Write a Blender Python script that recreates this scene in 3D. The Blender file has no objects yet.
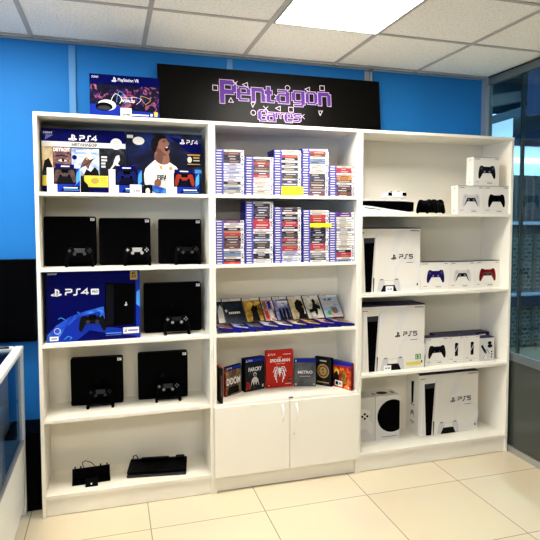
import bpy, math, random
from mathutils import Matrix, Vector
random.seed(7)
R = math.radians
C = bpy.context.scene.collection
SC = bpy.context.scene

# ------------------------------------------------------------------ materials
def lin(c):
    c /= 255.0
    return c / 12.92 if c <= .04045 else ((c + .055) / 1.055) ** 2.4
def rgb(r, g, b): return (lin(r), lin(g), lin(b), 1)
MATS = {}
def mat(name, col=(200, 200, 200), rough=.5, metal=0, emit=0, spec=.5, noise=None, bump=0, coat=0):
    if name in MATS: return MATS[name]
    m = bpy.data.materials.new(name); m.use_nodes = True
    nt = m.node_tree; b = nt.nodes['Principled BSDF']
    b.inputs['Base Color'].default_value = rgb(*col)
    b.inputs['Roughness'].default_value = rough
    b.inputs['Metallic'].default_value = metal
    b.inputs['Specular IOR Level'].default_value = spec
    if coat: b.inputs['Coat Weight'].default_value = coat
    if emit:
        b.inputs['Emission Color'].default_value = rgb(*col)
        b.inputs['Emission Strength'].default_value = emit
    if noise:                       # (scale, [(pos, colour), ...], detail, distortion)
        sc, stops, det, dis = noise
        tc = nt.nodes.new('ShaderNodeTexCoord'); n = nt.nodes.new('ShaderNodeTexNoise'); r = nt.nodes.new('ShaderNodeValToRGB')
        n.inputs['Scale'].default_value = sc; n.inputs['Detail'].default_value = det; n.inputs['Distortion'].default_value = dis
        while len(r.color_ramp.elements) < len(stops): r.color_ramp.elements.new(.5)
        for e, (p, c) in zip(r.color_ramp.elements, stops): e.position = p; e.color = rgb(*c)
        nt.links.new(tc.outputs['Object'], n.inputs['Vector']); nt.links.new(n.outputs['Fac'], r.inputs['Fac'])
        nt.links.new(r.outputs['Color'], b.inputs['Base Color'])
    if bump:
        tc = nt.nodes.new('ShaderNodeTexCoord'); n = nt.nodes.new('ShaderNodeTexNoise'); bp = nt.nodes.new('ShaderNodeBump')
        n.inputs['Scale'].default_value = bump; n.inputs['Detail'].default_value = 4
        bp.inputs['Strength'].default_value = .25; bp.inputs['Distance'].default_value = .002
        nt.links.new(tc.outputs['Object'], n.inputs['Vector']); nt.links.new(n.outputs['Fac'], bp.inputs['Height'])
        nt.links.new(bp.outputs['Normal'], b.inputs['Normal'])
    MATS[name] = m
    return m
def glass(name, tint, gloss=.04):
    m = bpy.data.materials.new(name); m.use_nodes = True; nt = m.node_tree; nt.nodes.clear()
    o = nt.nodes.new('ShaderNodeOutputMaterial'); mx = nt.nodes.new('ShaderNodeMixShader')
    t = nt.nodes.new('ShaderNodeBsdfTransparent'); g = nt.nodes.new('ShaderNodeBsdfGlossy'); f = nt.nodes.new('ShaderNodeLayerWeight'); q = nt.nodes.new('ShaderNodeMath'); a = nt.nodes.new('ShaderNodeMath'); q.operation = 'POWER'; a.operation = 'MULTIPLY_ADD'; f.inputs['Blend'].default_value = .5; q.inputs[1].default_value = 5; a.inputs[1].default_value = .8; a.inputs[2].default_value = .04
    t.inputs['Color'].default_value = rgb(*tint); g.inputs['Roughness'].default_value = gloss
    nt.links.new(f.outputs['Facing'], q.inputs[0]); nt.links.new(q.outputs[0], a.inputs[0]); nt.links.new(a.outputs[0], mx.inputs[0]); nt.links.new(t.outputs[0], mx.inputs[1]); nt.links.new(g.outputs[0], mx.inputs[2])
    nt.links.new(mx.outputs[0], o.inputs['Surface'])
    MATS[name] = m
    return m

mat('melamine', (240, 235, 222), .38, bump=120)
mat('black_plastic', (1, 1, 2), .5, spec=.03)
mat('black_gloss', (2, 2, 2), .2, spec=.1)
mat('black_matte', (1, 1, 1), .6, spec=.05)
mat('grey_plastic', (48, 48, 52), .45, spec=.2)
mat('silver', (190, 190, 192), .3, .8)
mat('chrome', (225, 225, 222), .2, .9)
mat('white_plastic', (236, 236, 238), .32)
mat('card_white', (232, 227, 219), .55, spec=.25)
mat('card_grey', (205, 203, 202), .5)
mat('card_pale', (221, 219, 217), .5)
mat('paper', (245, 244, 240), .6)
mat('ink', (6, 6, 8), .5, spec=.1)
mat('ink_grey', (120, 120, 122), .5)
mat('blue_deep', (2, 5, 76), .45, spec=.05)
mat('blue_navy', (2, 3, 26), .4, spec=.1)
mat('blue_mid', (10, 40, 150), .4, spec=.15)
mat('blue_sky', (62, 150, 225), .35)
mat('blue_top', (10, 8, 66), .45, spec=.2)
mat('blue_case', (12, 10, 112), .3, spec=.3)
mat('blue_spine', (92, 92, 182), .45, spec=.2)
mat('white_ink', (240, 240, 242), .45)
mat('yellow', (246, 232, 22), .55)
mat('yellow_soft', (226, 206, 60), .5)
mat('purple', (84, 36, 136), .5, spec=.2)
mat('pink_white', (232, 214, 238), .5, spec=.2)
mat('red_box', (186, 32, 14), .4, spec=.2)
mat('skin', (124, 78, 60), .55)
mat('skin_dark', (84, 46, 36), .55)
mat('hair', (16, 10, 10), .6, spec=.1)
mat('gold', (176, 142, 62), .4)
mat('green', (52, 150, 70), .5)
mat('red_ctl', (112, 4, 16), .45, spec=.1)
mat('indigo_ctl', (28, 12, 90), .45, spec=.1)
mat('navy_ctl', (14, 16, 36), .45, spec=.1)
mat('camo_ctl', (86, 52, 54), .5, noise=(60, [(.35, (34, 20, 26)), (.55, (78, 42, 40)), (.7, (30, 46, 62))], 2, 0))
mat('orange_ctl', (140, 44, 28), .45, spec=.1)
mat('blue_ctl', (10, 20, 84), .45, spec=.1)
mat('sign_black', (5, 4, 3), .36, spec=.09)
mat('screen', (0, 0, 1), .4, spec=.05)
mat('wall_blue', (32, 116, 188), .6, spec=.15, bump=60)
mat('strip_blue', (74, 140, 196), .35)
mat('strip_grey', (150, 160, 168), .35, .3)
mat('alu', (176, 178, 176), .35, .6)
mat('alu_dark', (104, 112, 114), .45, .4)
mat('counter_white', (232, 232, 228), .35)
mat('white_wall', (104, 103, 102), .7)
mat('ceiling_bar', (178, 174, 168), .5)
mat('lamp', (255, 249, 238), .5, emit=12)
mat('corr_dark', (42, 58, 66), .6)
mat('corr_beam', (58, 78, 92), .5)
mat('corr_grey', (98, 106, 106), .6)
mat('corr_blue', (46, 60, 92), .5)
mat('lit_pane', (190, 218, 250), .4, emit=.75)
mat('lit_bar', (245, 250, 255), .4, emit=1.5)
mat('lit_soft', (160, 180, 215), .4, emit=.2)
mat('card_faint', (226, 224, 222), .5)
mat('corr_fill', (225, 240, 255), .5, emit=42)  # glow of the tube added to brighten the corridor
mat('fill_glow', (190, 218, 255), .5, emit=1.2)  # bluish glow of the added fill pane
mat('olive_panel', (58, 64, 58), .14, spec=.6)
mat('art_storm', (60, 60, 90), .4, spec=.15, noise=(26, [(.44, (3, 3, 14)), (.54, (14, 10, 52)), (.60, (70, 28, 96)), (.635, (190, 110, 100)), (.68, (14, 28, 110))], 6, 1.4))
mat('art_face', (90, 60, 66), .4, spec=.15, noise=(22, [(.35, (38, 30, 52)), (.5, (112, 76, 74)), (.65, (150, 112, 102))], 4, .8))
mat('art_sky', (150, 170, 210), .4, spec=.15, noise=(20, [(.3, (84, 104, 170)), (.5, (160, 180, 220)), (.7, (222, 224, 232))], 5, .6))
mat('art_dark', (14, 15, 20), .4, spec=.15, noise=(24, [(.35, (6, 6, 10)), (.6, (24, 26, 34)), (.75, (60, 62, 70))], 5, .8))
mat('art_stadium', (18, 24, 58), .35, spec=.15, noise=(9, [(.3, (4, 5, 16)), (.5, (8, 13, 40)), (.68, (18, 40, 104))], 4, .7))
mat('art_glow', (30, 80, 200), .35, spec=.15, noise=(14, [(.3, (22, 40, 160)), (.5, (34, 90, 205)), (.7, (90, 170, 240))], 3, .8))
mat('art_teal', (16, 34, 46), .4, spec=.15, noise=(24, [(.3, (8, 16, 24)), (.55, (24, 48, 62)), (.75, (110, 136, 144))], 4, .8))
mat('art_navy', (14, 22, 40), .4, spec=.15, noise=(24, [(.35, (8, 12, 24)), (.65, (26, 40, 62))], 4, .8))
mat('art_amber', (160, 120, 40), .4, spec=.15, noise=(22, [(.3, (60, 44, 20)), (.5, (170, 128, 44)), (.7, (226, 190, 90))], 4, .8))
mat('art_mixed', (150, 130, 130), .4, spec=.15, noise=(40, [(.35, (60, 50, 60)), (.45, (200, 190, 186)), (.55, (170, 60, 50)), (.68, (225, 218, 210))], 4, .8))
mat('art_violet', (90, 90, 150), .4, spec=.15, noise=(24, [(.3, (50, 46, 90)), (.5, (112, 116, 172)), (.7, (206, 210, 230))], 4, .8))
mat('art_beige', (190, 170, 130), .4, spec=.15, noise=(18, [(.35, (150, 124, 84)), (.6, (214, 198, 160))], 4, .6))
mat('art_pale', (200, 194, 180), .4, spec=.15, noise=(18, [(.35, (140, 132, 120)), (.6, (224, 218, 204))], 4, .6))
mat('art_ice', (150, 180, 200), .4, spec=.15, noise=(26, [(.3, (92, 120, 150)), (.5, (160, 186, 204)), (.68, (206, 150, 140)), (.8, (96, 130, 90))], 4, .8))
mat('art_steel', (84, 86, 90), .35, spec=.15, noise=(12, [(.3, (62, 64, 70)), (.7, (108, 110, 112))], 3, .4))
mat('art_fire', (150, 50, 20), .35, spec=.15, noise=(24, [(.35, (92, 16, 12)), (.52, (176, 44, 20)), (.64, (224, 120, 40)), (.75, (240, 190, 90))], 4, .8))
mat('art_scene', (120, 110, 90), .4, spec=.15, noise=(28, [(.35, (40, 32, 26)), (.5, (112, 92, 66)), (.62, (170, 150, 120)), (.75, (120, 40, 26))], 5, .8))
glass('glass_partition', (188, 208, 212), .03)
glass('glass_counter', (188, 208, 222), .02)
mat('floor_tile', (222, 203, 168), .12)

def floor_material():
    m = MATS['floor_tile']; nt = m.node_tree; b = nt.nodes['Principled BSDF']
    tc = nt.nodes.new('ShaderNodeTexCoord'); mp = nt.nodes.new('ShaderNodeMapping')
    mp.inputs['Location'].default_value = (-.536, .267, 0)
    br = nt.nodes.new('ShaderNodeTexBrick'); br.offset = 0; br.squash = 1
    for k, v in (('Scale', 1), ('Mortar Size', .0028), ('Mortar Smooth', .1), ('Bias', 0), ('Brick Width', .6), ('Row Height', .6)): br.inputs[k].default_value = v
    br.inputs['Color1'].default_value = rgb(228, 214, 184); br.inputs['Color2'].default_value = rgb(225, 210, 178)
    br.inputs['Mortar'].default_value = rgb(140, 124, 98)
    n = nt.nodes.new('ShaderNodeTexNoise'); n.inputs['Scale'].default_value = 3; n.inputs['Detail'].default_value = 5
    mx = nt.nodes.new('ShaderNodeMix'); mx.data_type = 'RGBA'; mx.blend_type = 'MULTIPLY'; mx.inputs['Factor'].default_value = .12
    nt.links.new(tc.outputs['Object'], mp.inputs['Vector']); nt.links.new(mp.outputs['Vector'], br.inputs['Vector'])
    nt.links.new(tc.outputs['Object'], n.inputs['Vector'])
    nt.links.new(br.outputs['Color'], mx.inputs['A']); nt.links.new(n.outputs['Color'], mx.inputs['B'])
    nt.links.new(mx.outputs['Result'], b.inputs['Base Color'])
    r = nt.nodes.new('ShaderNodeMapRange'); r.inputs['To Min'].default_value = .1; r.inputs['To Max'].default_value = .6
    nt.links.new(br.outputs['Fac'], r.inputs['Value']); nt.links.new(r.outputs['Result'], b.inputs['Roughness'])
floor_material()
def ceiling_material():
    m = mat('ceiling_tile', (214, 208, 196), .85); nt = m.node_tree; b = nt.nodes['Principled BSDF']
    tc = nt.nodes.new('ShaderNodeTexCoord'); n = nt.nodes.new('ShaderNodeTexNoise'); r = nt.nodes.new('ShaderNodeValToRGB')
    n.inputs['Scale'].default_value = 90; n.inputs['Detail'].default_value = 3
    r.color_ramp.elements[0].position = .3; r.color_ramp.elements[0].color = rgb(222, 217, 208)
    r.color_ramp.elements[1].position = .5; r.color_ramp.elements[1].color = rgb(246, 243, 236)
    nt.links.new(tc.outputs['Object'], n.inputs['Vector']); nt.links.new(n.outputs['Fac'], r.inputs['Fac']); nt.links.new(r.outputs['Color'], b.inputs['Base Color'])
ceiling_material()
def shutter_material():
    m = mat('perforated_shutter', (86, 102, 104), .5, .2); nt = m.node_tree; b = nt.nodes['Principled BSDF']
    tc = nt.nodes.new('ShaderNodeTexCoord'); br = nt.nodes.new('ShaderNodeTexBrick')
    for k, v in (('Scale', 1), ('Mortar Size', .012), ('Brick Width', .09), ('Row Height', .05)): br.inputs[k].default_value = v
    br.inputs['Color1'].default_value = rgb(92, 112, 114); br.inputs['Color2'].default_value = rgb(40, 52, 56); br.inputs['Mortar'].default_value = rgb(136, 154, 154)
    mp = nt.nodes.new('ShaderNodeMapping'); mp.inputs['Rotation'].default_value = (R(90), 0, 0)
    nt.links.new(tc.outputs['Object'], mp.inputs['Vector']); nt.links.new(mp.outputs['Vector'], br.inputs['Vector']); nt.links.new(br.outputs['Color'], b.inputs['Base Color'])
shutter_material()

# ------------------------------------------------------------------ mesh building
class MB:
    def __init__(s): s.v = []; s.f = []; s.m = []; s.names = []; s.sm = []
    def mi(s, n):
        if n not in s.names: s.names.append(n)
        return s.names.index(n)
    def add(s, vs, fs, m, smooth=False):
        o = len(s.v); s.v += [tuple(v) for v in vs]
        for f in fs: s.f.append([i + o for i in f]); s.m.append(s.mi(m)); s.sm.append(smooth)
        return s
    def poly(s, pts, m): return s.add(pts, [list(range(len(pts)))], m)
    def box(s, x0, x1, y0, y1, z0, z1, m, front=None, top=None, left=None):
        v = [(x0, y0, z0), (x1, y0, z0), (x1, y1, z0), (x0, y1, z0), (x0, y0, z1), (x1, y0, z1), (x1, y1, z1), (x0, y1, z1)]
        F = [[0, 3, 2, 1], [4, 5, 6, 7], [0, 1, 5, 4], [1, 2, 6, 5], [2, 3, 7, 6], [3, 0, 4, 7]]
        o = len(s.v); s.v += v
        for k, f in enumerate(F):
            mm = {1: top, 2: front, 5: left}.get(k) or m
            s.f.append([i + o for i in f]); s.m.append(s.mi(mm)); s.sm.append(False)
        return s
    def prism(s, pts, y0, y1, m, axis='y', smooth=False):
        """outline of (a, b) extruded; axis y: a = x, b = z; axis z: a = x, b = y; axis x: a = y, b = z"""
        P = {'y': lambda a, b, t: (a, t, b), 'z': lambda a, b, t: (a, b, t), 'x': lambda a, b, t: (t, a, b)}[axis]
        n = len(pts)
        vs = [P(a, b, y0) for a, b in pts] + [P(a, b, y1) for a, b in pts]
        fs = [list(range(n)), list(range(2 * n - 1, n - 1, -1))] + [[i, i + n, (i + 1) % n + n, (i + 1) % n] for i in range(n)]
        return s.add(vs, fs, m, smooth)
    def cyl(s, c, r, h, m, axis='z', n=20, r2=None, smooth=True):
        r2 = r if r2 is None else r2
        ax = {'x': ((0, 1, 0), (0, 0, 1), (1, 0, 0)), 'y': ((0, 0, 1), (1, 0, 0), (0, 1, 0)), 'z': ((1, 0, 0), (0, 1, 0), (0, 0, 1))}[axis]
        U, V, W = (Vector(a) for a in ax); c = Vector(c)
        a = [c + U * r * math.cos(2 * math.pi * i / n) + V * r * math.sin(2 * math.pi * i / n) for i in range(n)]
        b = [c + W * h + U * r2 * math.cos(2 * math.pi * i / n) + V * r2 * math.sin(2 * math.pi * i / n) for i in range(n)]
        s.add(a + b, [[i, (i + 1) % n, (i + 1) % n + n, i + n] for i in range(n)], m, smooth)
        s.poly(a[::-1], m); s.poly(b, m)
        return s
    def tube(s, pts, r, m, n=8):
        P = [Vector(p) for p in pts]; rings = []
        for i, p in enumerate(P):
            t = (P[min(i + 1, len(P) - 1)] - P[max(i - 1, 0)]).normalized()
            u = t.orthogonal().normalized() if i == 0 else (u - t * u.dot(t)).normalized()
            w = t.cross(u)
            rings.append([p + u * r * math.cos(2 * math.pi * k / n) + w * r * math.sin(2 * math.pi * k / n) for k in range(n)])
        vs = [v for g in rings for v in g]; fs = []
        for i in range(len(P) - 1):
            for k in range(n): fs.append([i * n + k, i * n + (k + 1) % n, (i + 1) * n + (k + 1) % n, (i + 1) * n + k])
        fs += [list(range(n))[::-1], [(len(P) - 1) * n + k for k in range(n)]]
        return s.add(vs, fs, m, True)
    def pillow(s, outline, prof, m, front=None):
        """outline of (x, z) swollen in y: prof = [(inset, y), ...] from the front to the back"""
        n = len(outline); P = [Vector((a, b)) for a, b in outline]
        area = sum(P[i].x * P[(i + 1) % n].y - P[(i + 1) % n].x * P[i].y for i in range(n)); sg = 1 if area > 0 else -1
        N = []
        for i in range(n):
            t = (P[(i + 1) % n] - P[i - 1]).normalized(); N.append(Vector((-t.y, t.x)) * sg)
        vs = []
        for ins, y in prof:
            for i in range(n):
                q = P[i] + N[i] * ins; vs.append((q.x, y, q.y))
        fs = []
        for k in range(len(prof) - 1):
            for i in range(n):
                f = [k * n + i, k * n + (i + 1) % n, (k + 1) * n + (i + 1) % n, (k + 1) * n + i]
                fs.append(f if sg < 0 else f[::-1])
        s.add(vs, fs, m, True)
        a = list(range(n)); b = [(len(prof) - 1) * n + i for i in range(n)]
        o = len(s.v) - len(vs)
        for f, mm in ((a if sg > 0 else a[::-1], front or m), (b[::-1] if sg > 0 else b, m)):
            s.f.append([i + o for i in f]); s.m.append(s.mi(mm)); s.sm.append(False)
        return s
    def xform(s, M):
        s.v = [tuple(M @ Vector(v)) for v in s.v]; return s
    def build(s, name, parent=None, bevel=0, loc=None):
        me = bpy.data.meshes.new(name); me.from_pydata(s.v, [], s.f)
        for n in s.names: me.materials.append(MATS[n])
        me.polygons.foreach_set('material_index', s.m); me.polygons.foreach_set('use_smooth', s.sm); me.update()
        o = bpy.data.objects.new(name, me); C.objects.link(o)
        if parent: o.parent = parent
        if loc: o.location = loc
        if bevel:
            b = o.modifiers.new('bevel', 'BEVEL'); b.width = bevel; b.segments = 2; b.limit_method = 'ANGLE'; b.angle_limit = R(50)
        return o
def tag(o, label, cat, group=None):
    o['label'] = label; o['category'] = cat
    if group: o['group'] = group
    return o
def thing(name, label, cat, loc=(0, 0, 0), rz=0, group=None):
    o = bpy.data.objects.new(name, None); o.empty_display_size = .05; C.objects.link(o)
    o.location = loc; o.rotation_euler = (0, 0, rz)
    return tag(o, label, cat, group)
def struct(o): o['kind'] = 'structure'; return o

def spline(pts, n=5):
    out = []; N = len(pts)
    for i in range(N):
        p0, p1, p2, p3 = (Vector(pts[(i + k - 1) % N]) for k in range(4))
        for j in range(n):
            t = j / n
            q = .5 * ((2 * p1) + (p2 - p0) * t + (2 * p0 - 5 * p1 + 4 * p2 - p3) * t * t + (3 * p1 - p0 - 3 * p2 + p3) * t ** 3)
            out.append((q.x, q.y))
    return out
TEXT = {}
def text_geo(s, bold=0):
    k = (s, bold)
    if k not in TEXT:
        cu = bpy.data.curves.new('lettering', 'FONT'); cu.body = s; cu.size = 1; cu.resolution_u = 2; cu.fill_mode = 'FRONT'; cu.offset = bold
        ob = bpy.data.objects.new('lettering', cu); C.objects.link(ob)
        bpy.context.view_layer.update()
        dg = bpy.context.evaluated_depsgraph_get(); ev = ob.evaluated_get(dg); me = ev.to_mesh()
        vs = [(v.co.x, v.co.y) for v in me.vertices]; fs = [list(p.vertices) for p in me.polygons]
        ev.to_mesh_clear(); bpy.data.objects.remove(ob); bpy.data.curves.remove(cu)
        x0 = min(v[0] for v in vs); x1 = max(v[0] for v in vs); y0 = min(v[1] for v in vs); y1 = max(v[1] for v in vs)
        TEXT[k] = ([((x - x0) / (x1 - x0), (y - y0) / (y1 - y0)) for x, y in vs], fs)
    return TEXT[k]

class Pr:
    """printing on a flat face: u, v run 0..1 over the face, each mark lies a hair above the one before"""
    def __init__(s, mb, O, U, V, w, h): s.mb = mb; s.O = Vector(O); s.U = Vector(U); s.V = Vector(V); s.N = s.U.cross(s.V); s.w = w; s.h = h; s.k = 0
    def pt(s, u, v, d): return s.O + s.U * (u * s.w) + s.V * (v * s.h) + s.N * d
    def step(s): s.k += 1; return .0003 + .00012 * s.k
    def poly(s, pts, m, clip=True):
        d = s.step()
        if clip: pts = [(min(max(u, 0), 1), min(max(v, 0), 1)) for u, v in pts]
        q = list(pts); a = sum(q[i][0] * q[(i + 1) % len(q)][1] - q[(i + 1) % len(q)][0] * q[i][1] for i in range(len(q)))
        if a < 0: q = q[::-1]
        s.mb.poly([s.pt(u, v, d) for u, v in q], m); return s
    def rect(s, u0, u1, v0, v1, m): return s.poly([(u0, v0), (u1, v0), (u1, v1), (u0, v1)], m)
    def ell(s, u, v, ru, rv=None, m='white_ink', n=24):
        rv = ru * s.w / s.h if rv is None else rv
        return s.poly([(u + ru * math.cos(2 * math.pi * i / n), v + rv * math.sin(2 * math.pi * i / n)) for i in range(n)], m)
    def line(s, pts, t, m):
        """open stroke of thickness t (metres)"""
        d = s.step(); P = [Vector((u * s.w, v * s.h)) for u, v in pts]; L = []; Rr = []
        for i, p in enumerate(P):
            a = (p - P[i - 1]).normalized() if i else None; b = (P[i + 1] - p).normalized() if i < len(P) - 1 else None
            tdir = ((a or b) + (b or a)).normalized(); nn = Vector((-tdir.y, tdir.x))
            c = max(.45, nn.dot(Vector((-(a or b).y, (a or b).x))))
            L.append(p + nn * t / 2 / c); Rr.append(p - nn * t / 2 / c)
        vs = [s.O + s.U * q.x + s.V * q.y + s.N * d for q in L + Rr]; n = len(P)
        s.mb.add(vs, [[i + n, i + n + 1, i + 1, i] for i in range(n - 1)], m); return s
    def ring(s, u, v, r, t, m, n=16):
        return s.line([(u + r / s.w * math.cos(2 * math.pi * i / n), v + r / s.h * math.sin(2 * math.pi * i / n)) for i in range(n + 1)], t, m)
    def text(s, t, u0, u1, v0, v1, m, bold=.01):
        vs, fs = text_geo(t, bold); d = s.step()
        s.mb.add([s.pt(u0 + (u1 - u0) * x, v0 + (v1 - v0) * y, d) for x, y in vs], fs, m); return s
    def strokes(s, segs, u0, u1, v0, v1, t, m):
        for g in segs: s.line([(u0 + (u1 - u0) * x, v0 + (v1 - v0) * y) for x, y in g], t, m)
    def logo(s, u0, u1, v0, v1, m):            # the upright letter over a flat S
        q = lambda pts: s.poly([(u0 + (u1 - u0) * x, v0 + (v1 - v0) * y) for x, y in pts], m)
        q([(.38, .04), (.52, .0), (.52, .78), (.38, .98)])
        q([(.38, .98), (.52, .78), (.62, .72), (.64, .42), (.72, .40), (.78, .5), (.78, .7), (.68, .86)])
        q([(.36, .42), (.36, .30), (.14, .22), (.36, .16), (.36, .04), (.08, .08), (.0, .18), (.08, .3)])
        q([(.55, .42), (.9, .34), (1, .24), (.92, .14), (.55, .0), (.55, .13), (.78, .22), (.55, .3)])
    def word(s, digit, u0, u1, v0, v1, t, m):  # P S and a digit in the wide angular lettering
        w = (u1 - u0) / 3
        P_ = [[(.0, 1), (.75, 1), (.9, .9), (.9, .62), (.75, .5), (.20, .5), (.07, .42), (.05, 0)]]
        S_ = [[(1.0, 1), (.6, 1), (.48, .9), (.44, .12), (.32, 0), (-.05, 0)]]
        D = {'4': [[(.72, 0), (.72, 1), (.0, .3), (.98, .3)]], '5': [[(.98, 1), (.15, 1), (.12, .58), (.78, .58), (.92, .46), (.92, .12), (.78, 0), (.05, 0)]]}[digit]
        for k, g in enumerate((P_, S_, D)): s.strokes(g, u0 + w * k + w * .06, u0 + w * k + w * .9, v0, v1, t, m)

DS4 = [(0, .030), (.030, .030), (.040, .036), (.058, .036), (.068, .028), (.075, .008), (.081, -.022), (.083, -.050), (.076, -.064), (.064, -.062), (.055, -.044), (.046, -.022), (.036, -.016), (0, -.016)]
DS5 = [(0, .034), (.030, .034), (.046, .042), (.064, .040), (.074, .026), (.080, .002), (.084, -.026), (.082, -.056), (.074, -.066), (.063, -.060), (.050, -.030), (.038, -.020), (0, -.020)]
def both(h): return h + [(-x, y) for x, y in h[::-1] if x > 0]
DS4O = spline(both(DS4), 3); DS5O = spline(both(DS5), 3)
def draw_controller(p, cu, cv, width, body, centre, detail='ink_grey'):
    k = width / .168
    def T(x, y): return (cu + x * k / p.w, cv + y * k / p.h)
    p.poly([T(x, y) for x, y in DS5O], body)
    p.poly([T(x, y) for x, y in [(-.036, .030), (.036, .030), (.030, .004), (-.030, .004)]], body if centre == body else 'card_grey' if body in ('card_white', 'card_grey', 'card_pale', 'white_plastic') else body)
    p.poly([T(x, y) for x, y in [(-.038, .010), (.038, .010), (.058, -.034), (.066, -.058), (.055, -.046), (.040, -.020), (-.040, -.020), (-.055, -.046), (-.066, -.058), (-.058, -.034)]], centre)
    for sx in (-1, 1):
        p.ell(*T(sx * .024, -.008), .009 * k / p.w, .009 * k / p.h, detail, 12)
    for dx, dy in ((0, .008), (0, -.008), (.008, 0), (-.008, 0)):
        p.ell(*T(.056 + dx, .018 + dy), .003 * k / p.w, .003 * k / p.h, detail, 8); p.ell(*T(-.056 + dx, .018 + dy), .003 * k / p.w, .003 * k / p.h, detail, 8)
def small_lines(p, u0, u1, v, n, t, m, step=.02):
    for i in range(n): p.line([(u0, v - i * step), (u1 - (u1 - u0) * .25 * (i % 2), v - i * step)], t, m)

# ------------------------------------------------------------------ dimensions
H = 2.11; W1, W2, W3 = .906, 1.802, 2.907; D = .31; T = .018
LS = [1.708, 1.315, .919, .52, .116]; RS = [1.607, 1.112, .613, .121]
HC = 2.575; YW = .36; XG = 2.93

# ------------------------------------------------------------------ the setting
struct(MB().box(-2.6, 6.6, -6.4, 3.4, -.1, 0, 'floor_tile').build('floor'))
struct(MB().box(-2.6, XG + .05, -6.4, YW + .1, HC + .004, HC + .1, 'ceiling_tile').build('ceiling'))
g = MB()
x = .565 - .6 * 5
while x < XG: g.box(x - .012, x + .012, -6.3, YW, HC, HC + .004, 'ceiling_bar'); x += .6
y = -.283 - .6 * 10
while y < YW: g.box(-2.6, XG, y - .012, y + .012, HC - .0005, HC + .0035, 'ceiling_bar'); y += .6
struct(g.build('trim_1'))
struct(MB().box(-2.6, XG + .03, YW, YW + .1, 0, HC + .004, 'wall_blue').build('wall_back'))
struct(MB().box(-2.7, -2.6, -6.4, YW + .1, 0, HC + .1, 'white_wall').build('wall_left'))
struct(MB().box(-2.7, 6.6, -6.5, -6.4, 0, HC + .1, 'white_wall').build('wall_front'))
struct(MB().box(-2.6, -2.59, -4.6, -1.0, .95, 2.25, 'fill_glow').build('fill_pane'))  # unseen glowing pane added on the left wall for cool fill
fr = MB(); fr.box(-2.6, -2.56, -4.66, -.94, .89, .95, 'white_plastic'); fr.box(-2.6, -2.56, -4.66, -.94, 2.25, 2.31, 'white_plastic')
for yy in (-4.66, -3.44, -2.22, -1.0): fr.box(-2.6, -2.56, yy, yy + .06, .95, 2.25, 'white_plastic')
struct(fr.build('trim_8'))  # frame made up around the added fill pane
struct(MB().box(-2.6, XG - .02, YW - .012, YW, HC - .012, HC, 'strip_grey').build('trim_2'))  # thin grey strip standing in for the shadow line under the ceiling
for i, (xa, m_) in enumerate(((.154, 'strip_blue'), (1.062, 'strip_blue'), (1.99, 'strip_grey'))):
    struct(MB().box(xa, xa + .036, YW - .012, YW, 0, HC - .022, m_).build('trim_%d' % (3 + i), bevel=.002))
# glass partition on the right
struct(MB().box(XG - .022, XG + .03, YW - .06, YW, 0, HC, 'strip_grey').build('trim_6', bevel=.002))
w = MB()
w.box(XG, XG + .008, -6.4, -.03, .68, HC - .055, 'glass_partition'); w.box(XG, XG + .008, -.024, YW - .06, .68, HC - .055, 'glass_partition')
struct(w.build('window_1'))
f = MB(); f.box(XG - .012, XG + .03, -6.4, YW - .06, 0, .042, 'alu'); f.box(XG - .01, XG + .03, -6.4, YW - .06, HC - .055, HC, 'alu_dark'); f.box(XG - .008, XG + .03, -6.4, YW - .06, .625, .68, 'alu_dark', top='alu')
f.box(XG + .008, XG + .03, -.035, -.018, .68, HC - .055, 'alu_dark')
f.box(XG - .012, XG - .004, -6.4, YW - .06, HC - .008, HC - .001, 'black_matte')
struct(f.build('trim_7'))
struct(MB().box(XG, XG + .02, -6.4, YW - .06, .042, .625, 'olive_panel').build('wall_right'))
# corridor beyond the glass
struct(MB().box(XG + .05, 6.6, -6.4, 3.4, 3.5, 3.6, 'corr_dark').build('ceiling_corridor'))
struct(MB().box(3.0, 6.6, 2.9, 3.0, 0, 3.5, 'corr_dark').build('wall_corridor'))
struct(MB().box(6.5, 6.6, -6.4, 3.0, 0, 3.5, 'corr_dark').build('wall_far'))
sh = thing('roller_shutter', 'grey perforated roller shutter seen through the glass partition on the right', 'shutter', (5.2, 2.6, 0))
sm = MB(); sm.box(-.6, 1.2, 0, .04, .02, 1.40, 'perforated_shutter'); sm.build('curtain', sh)
sm = MB()
for xx in (-.2, -.04, .15, .4): sm.box(xx - .02, xx + .02, -.03, 0, .02, 1.40, 'corr_grey')
sm.build('guide_rail', sh)
MB().box(-.6, 1.2, -.06, -.031, .52, .64, 'corr_blue').build('lock_bar', sh)
MB().box(-.6, 1.2, -.07, -.031, .655, .69, 'lit_soft').build('light_strip', sh)
MB().box(-.6, 1.2, -.07, -.031, 1.52, 1.56, 'lit_soft').build('light_strip', sh)
hb = thing('shop_window', 'bright bluish shop window across the corridor above the shutter', 'shop window', (5.2, 2.6, 0))
MB().box(-.8, 1.2, 0, .04, 2.12, 2.47, 'lit_pane').build('lit_pane', hb)
MB().box(-.8, 1.2, 0, .04, 1.40, 2.12, 'corr_beam').build('dark_pane', hb)
m = MB()
for xx in (-.14, .02, .12, .3): m.box(xx - .012, xx + .012, -.02, 0, 1.40, 2.12, 'corr_grey')
m.build('mullion', hb)
MB().box(-.8, 1.2, -.06, -.005, 2.27, 2.32, 'lit_bar').build('bright_bar', hb)  # pale glowing bar across the pane
MB().prism([(-.25, 2.47), (1.2, 2.47), (1.2, 2.95), (-.16, 2.60)], -.04, .04, 'corr_blue').build('sloped_fascia', hb)
MB().box(-.17, 1.2, .05, .12, 2.47, 2.92, 'corr_grey').build('header_panel', hb)
lo = thing('lit_display', 'pale bright lit panel on a post, seen above the right bookcase through the glass', 'lit panel', (4.5, 2.45, 0))
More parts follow.
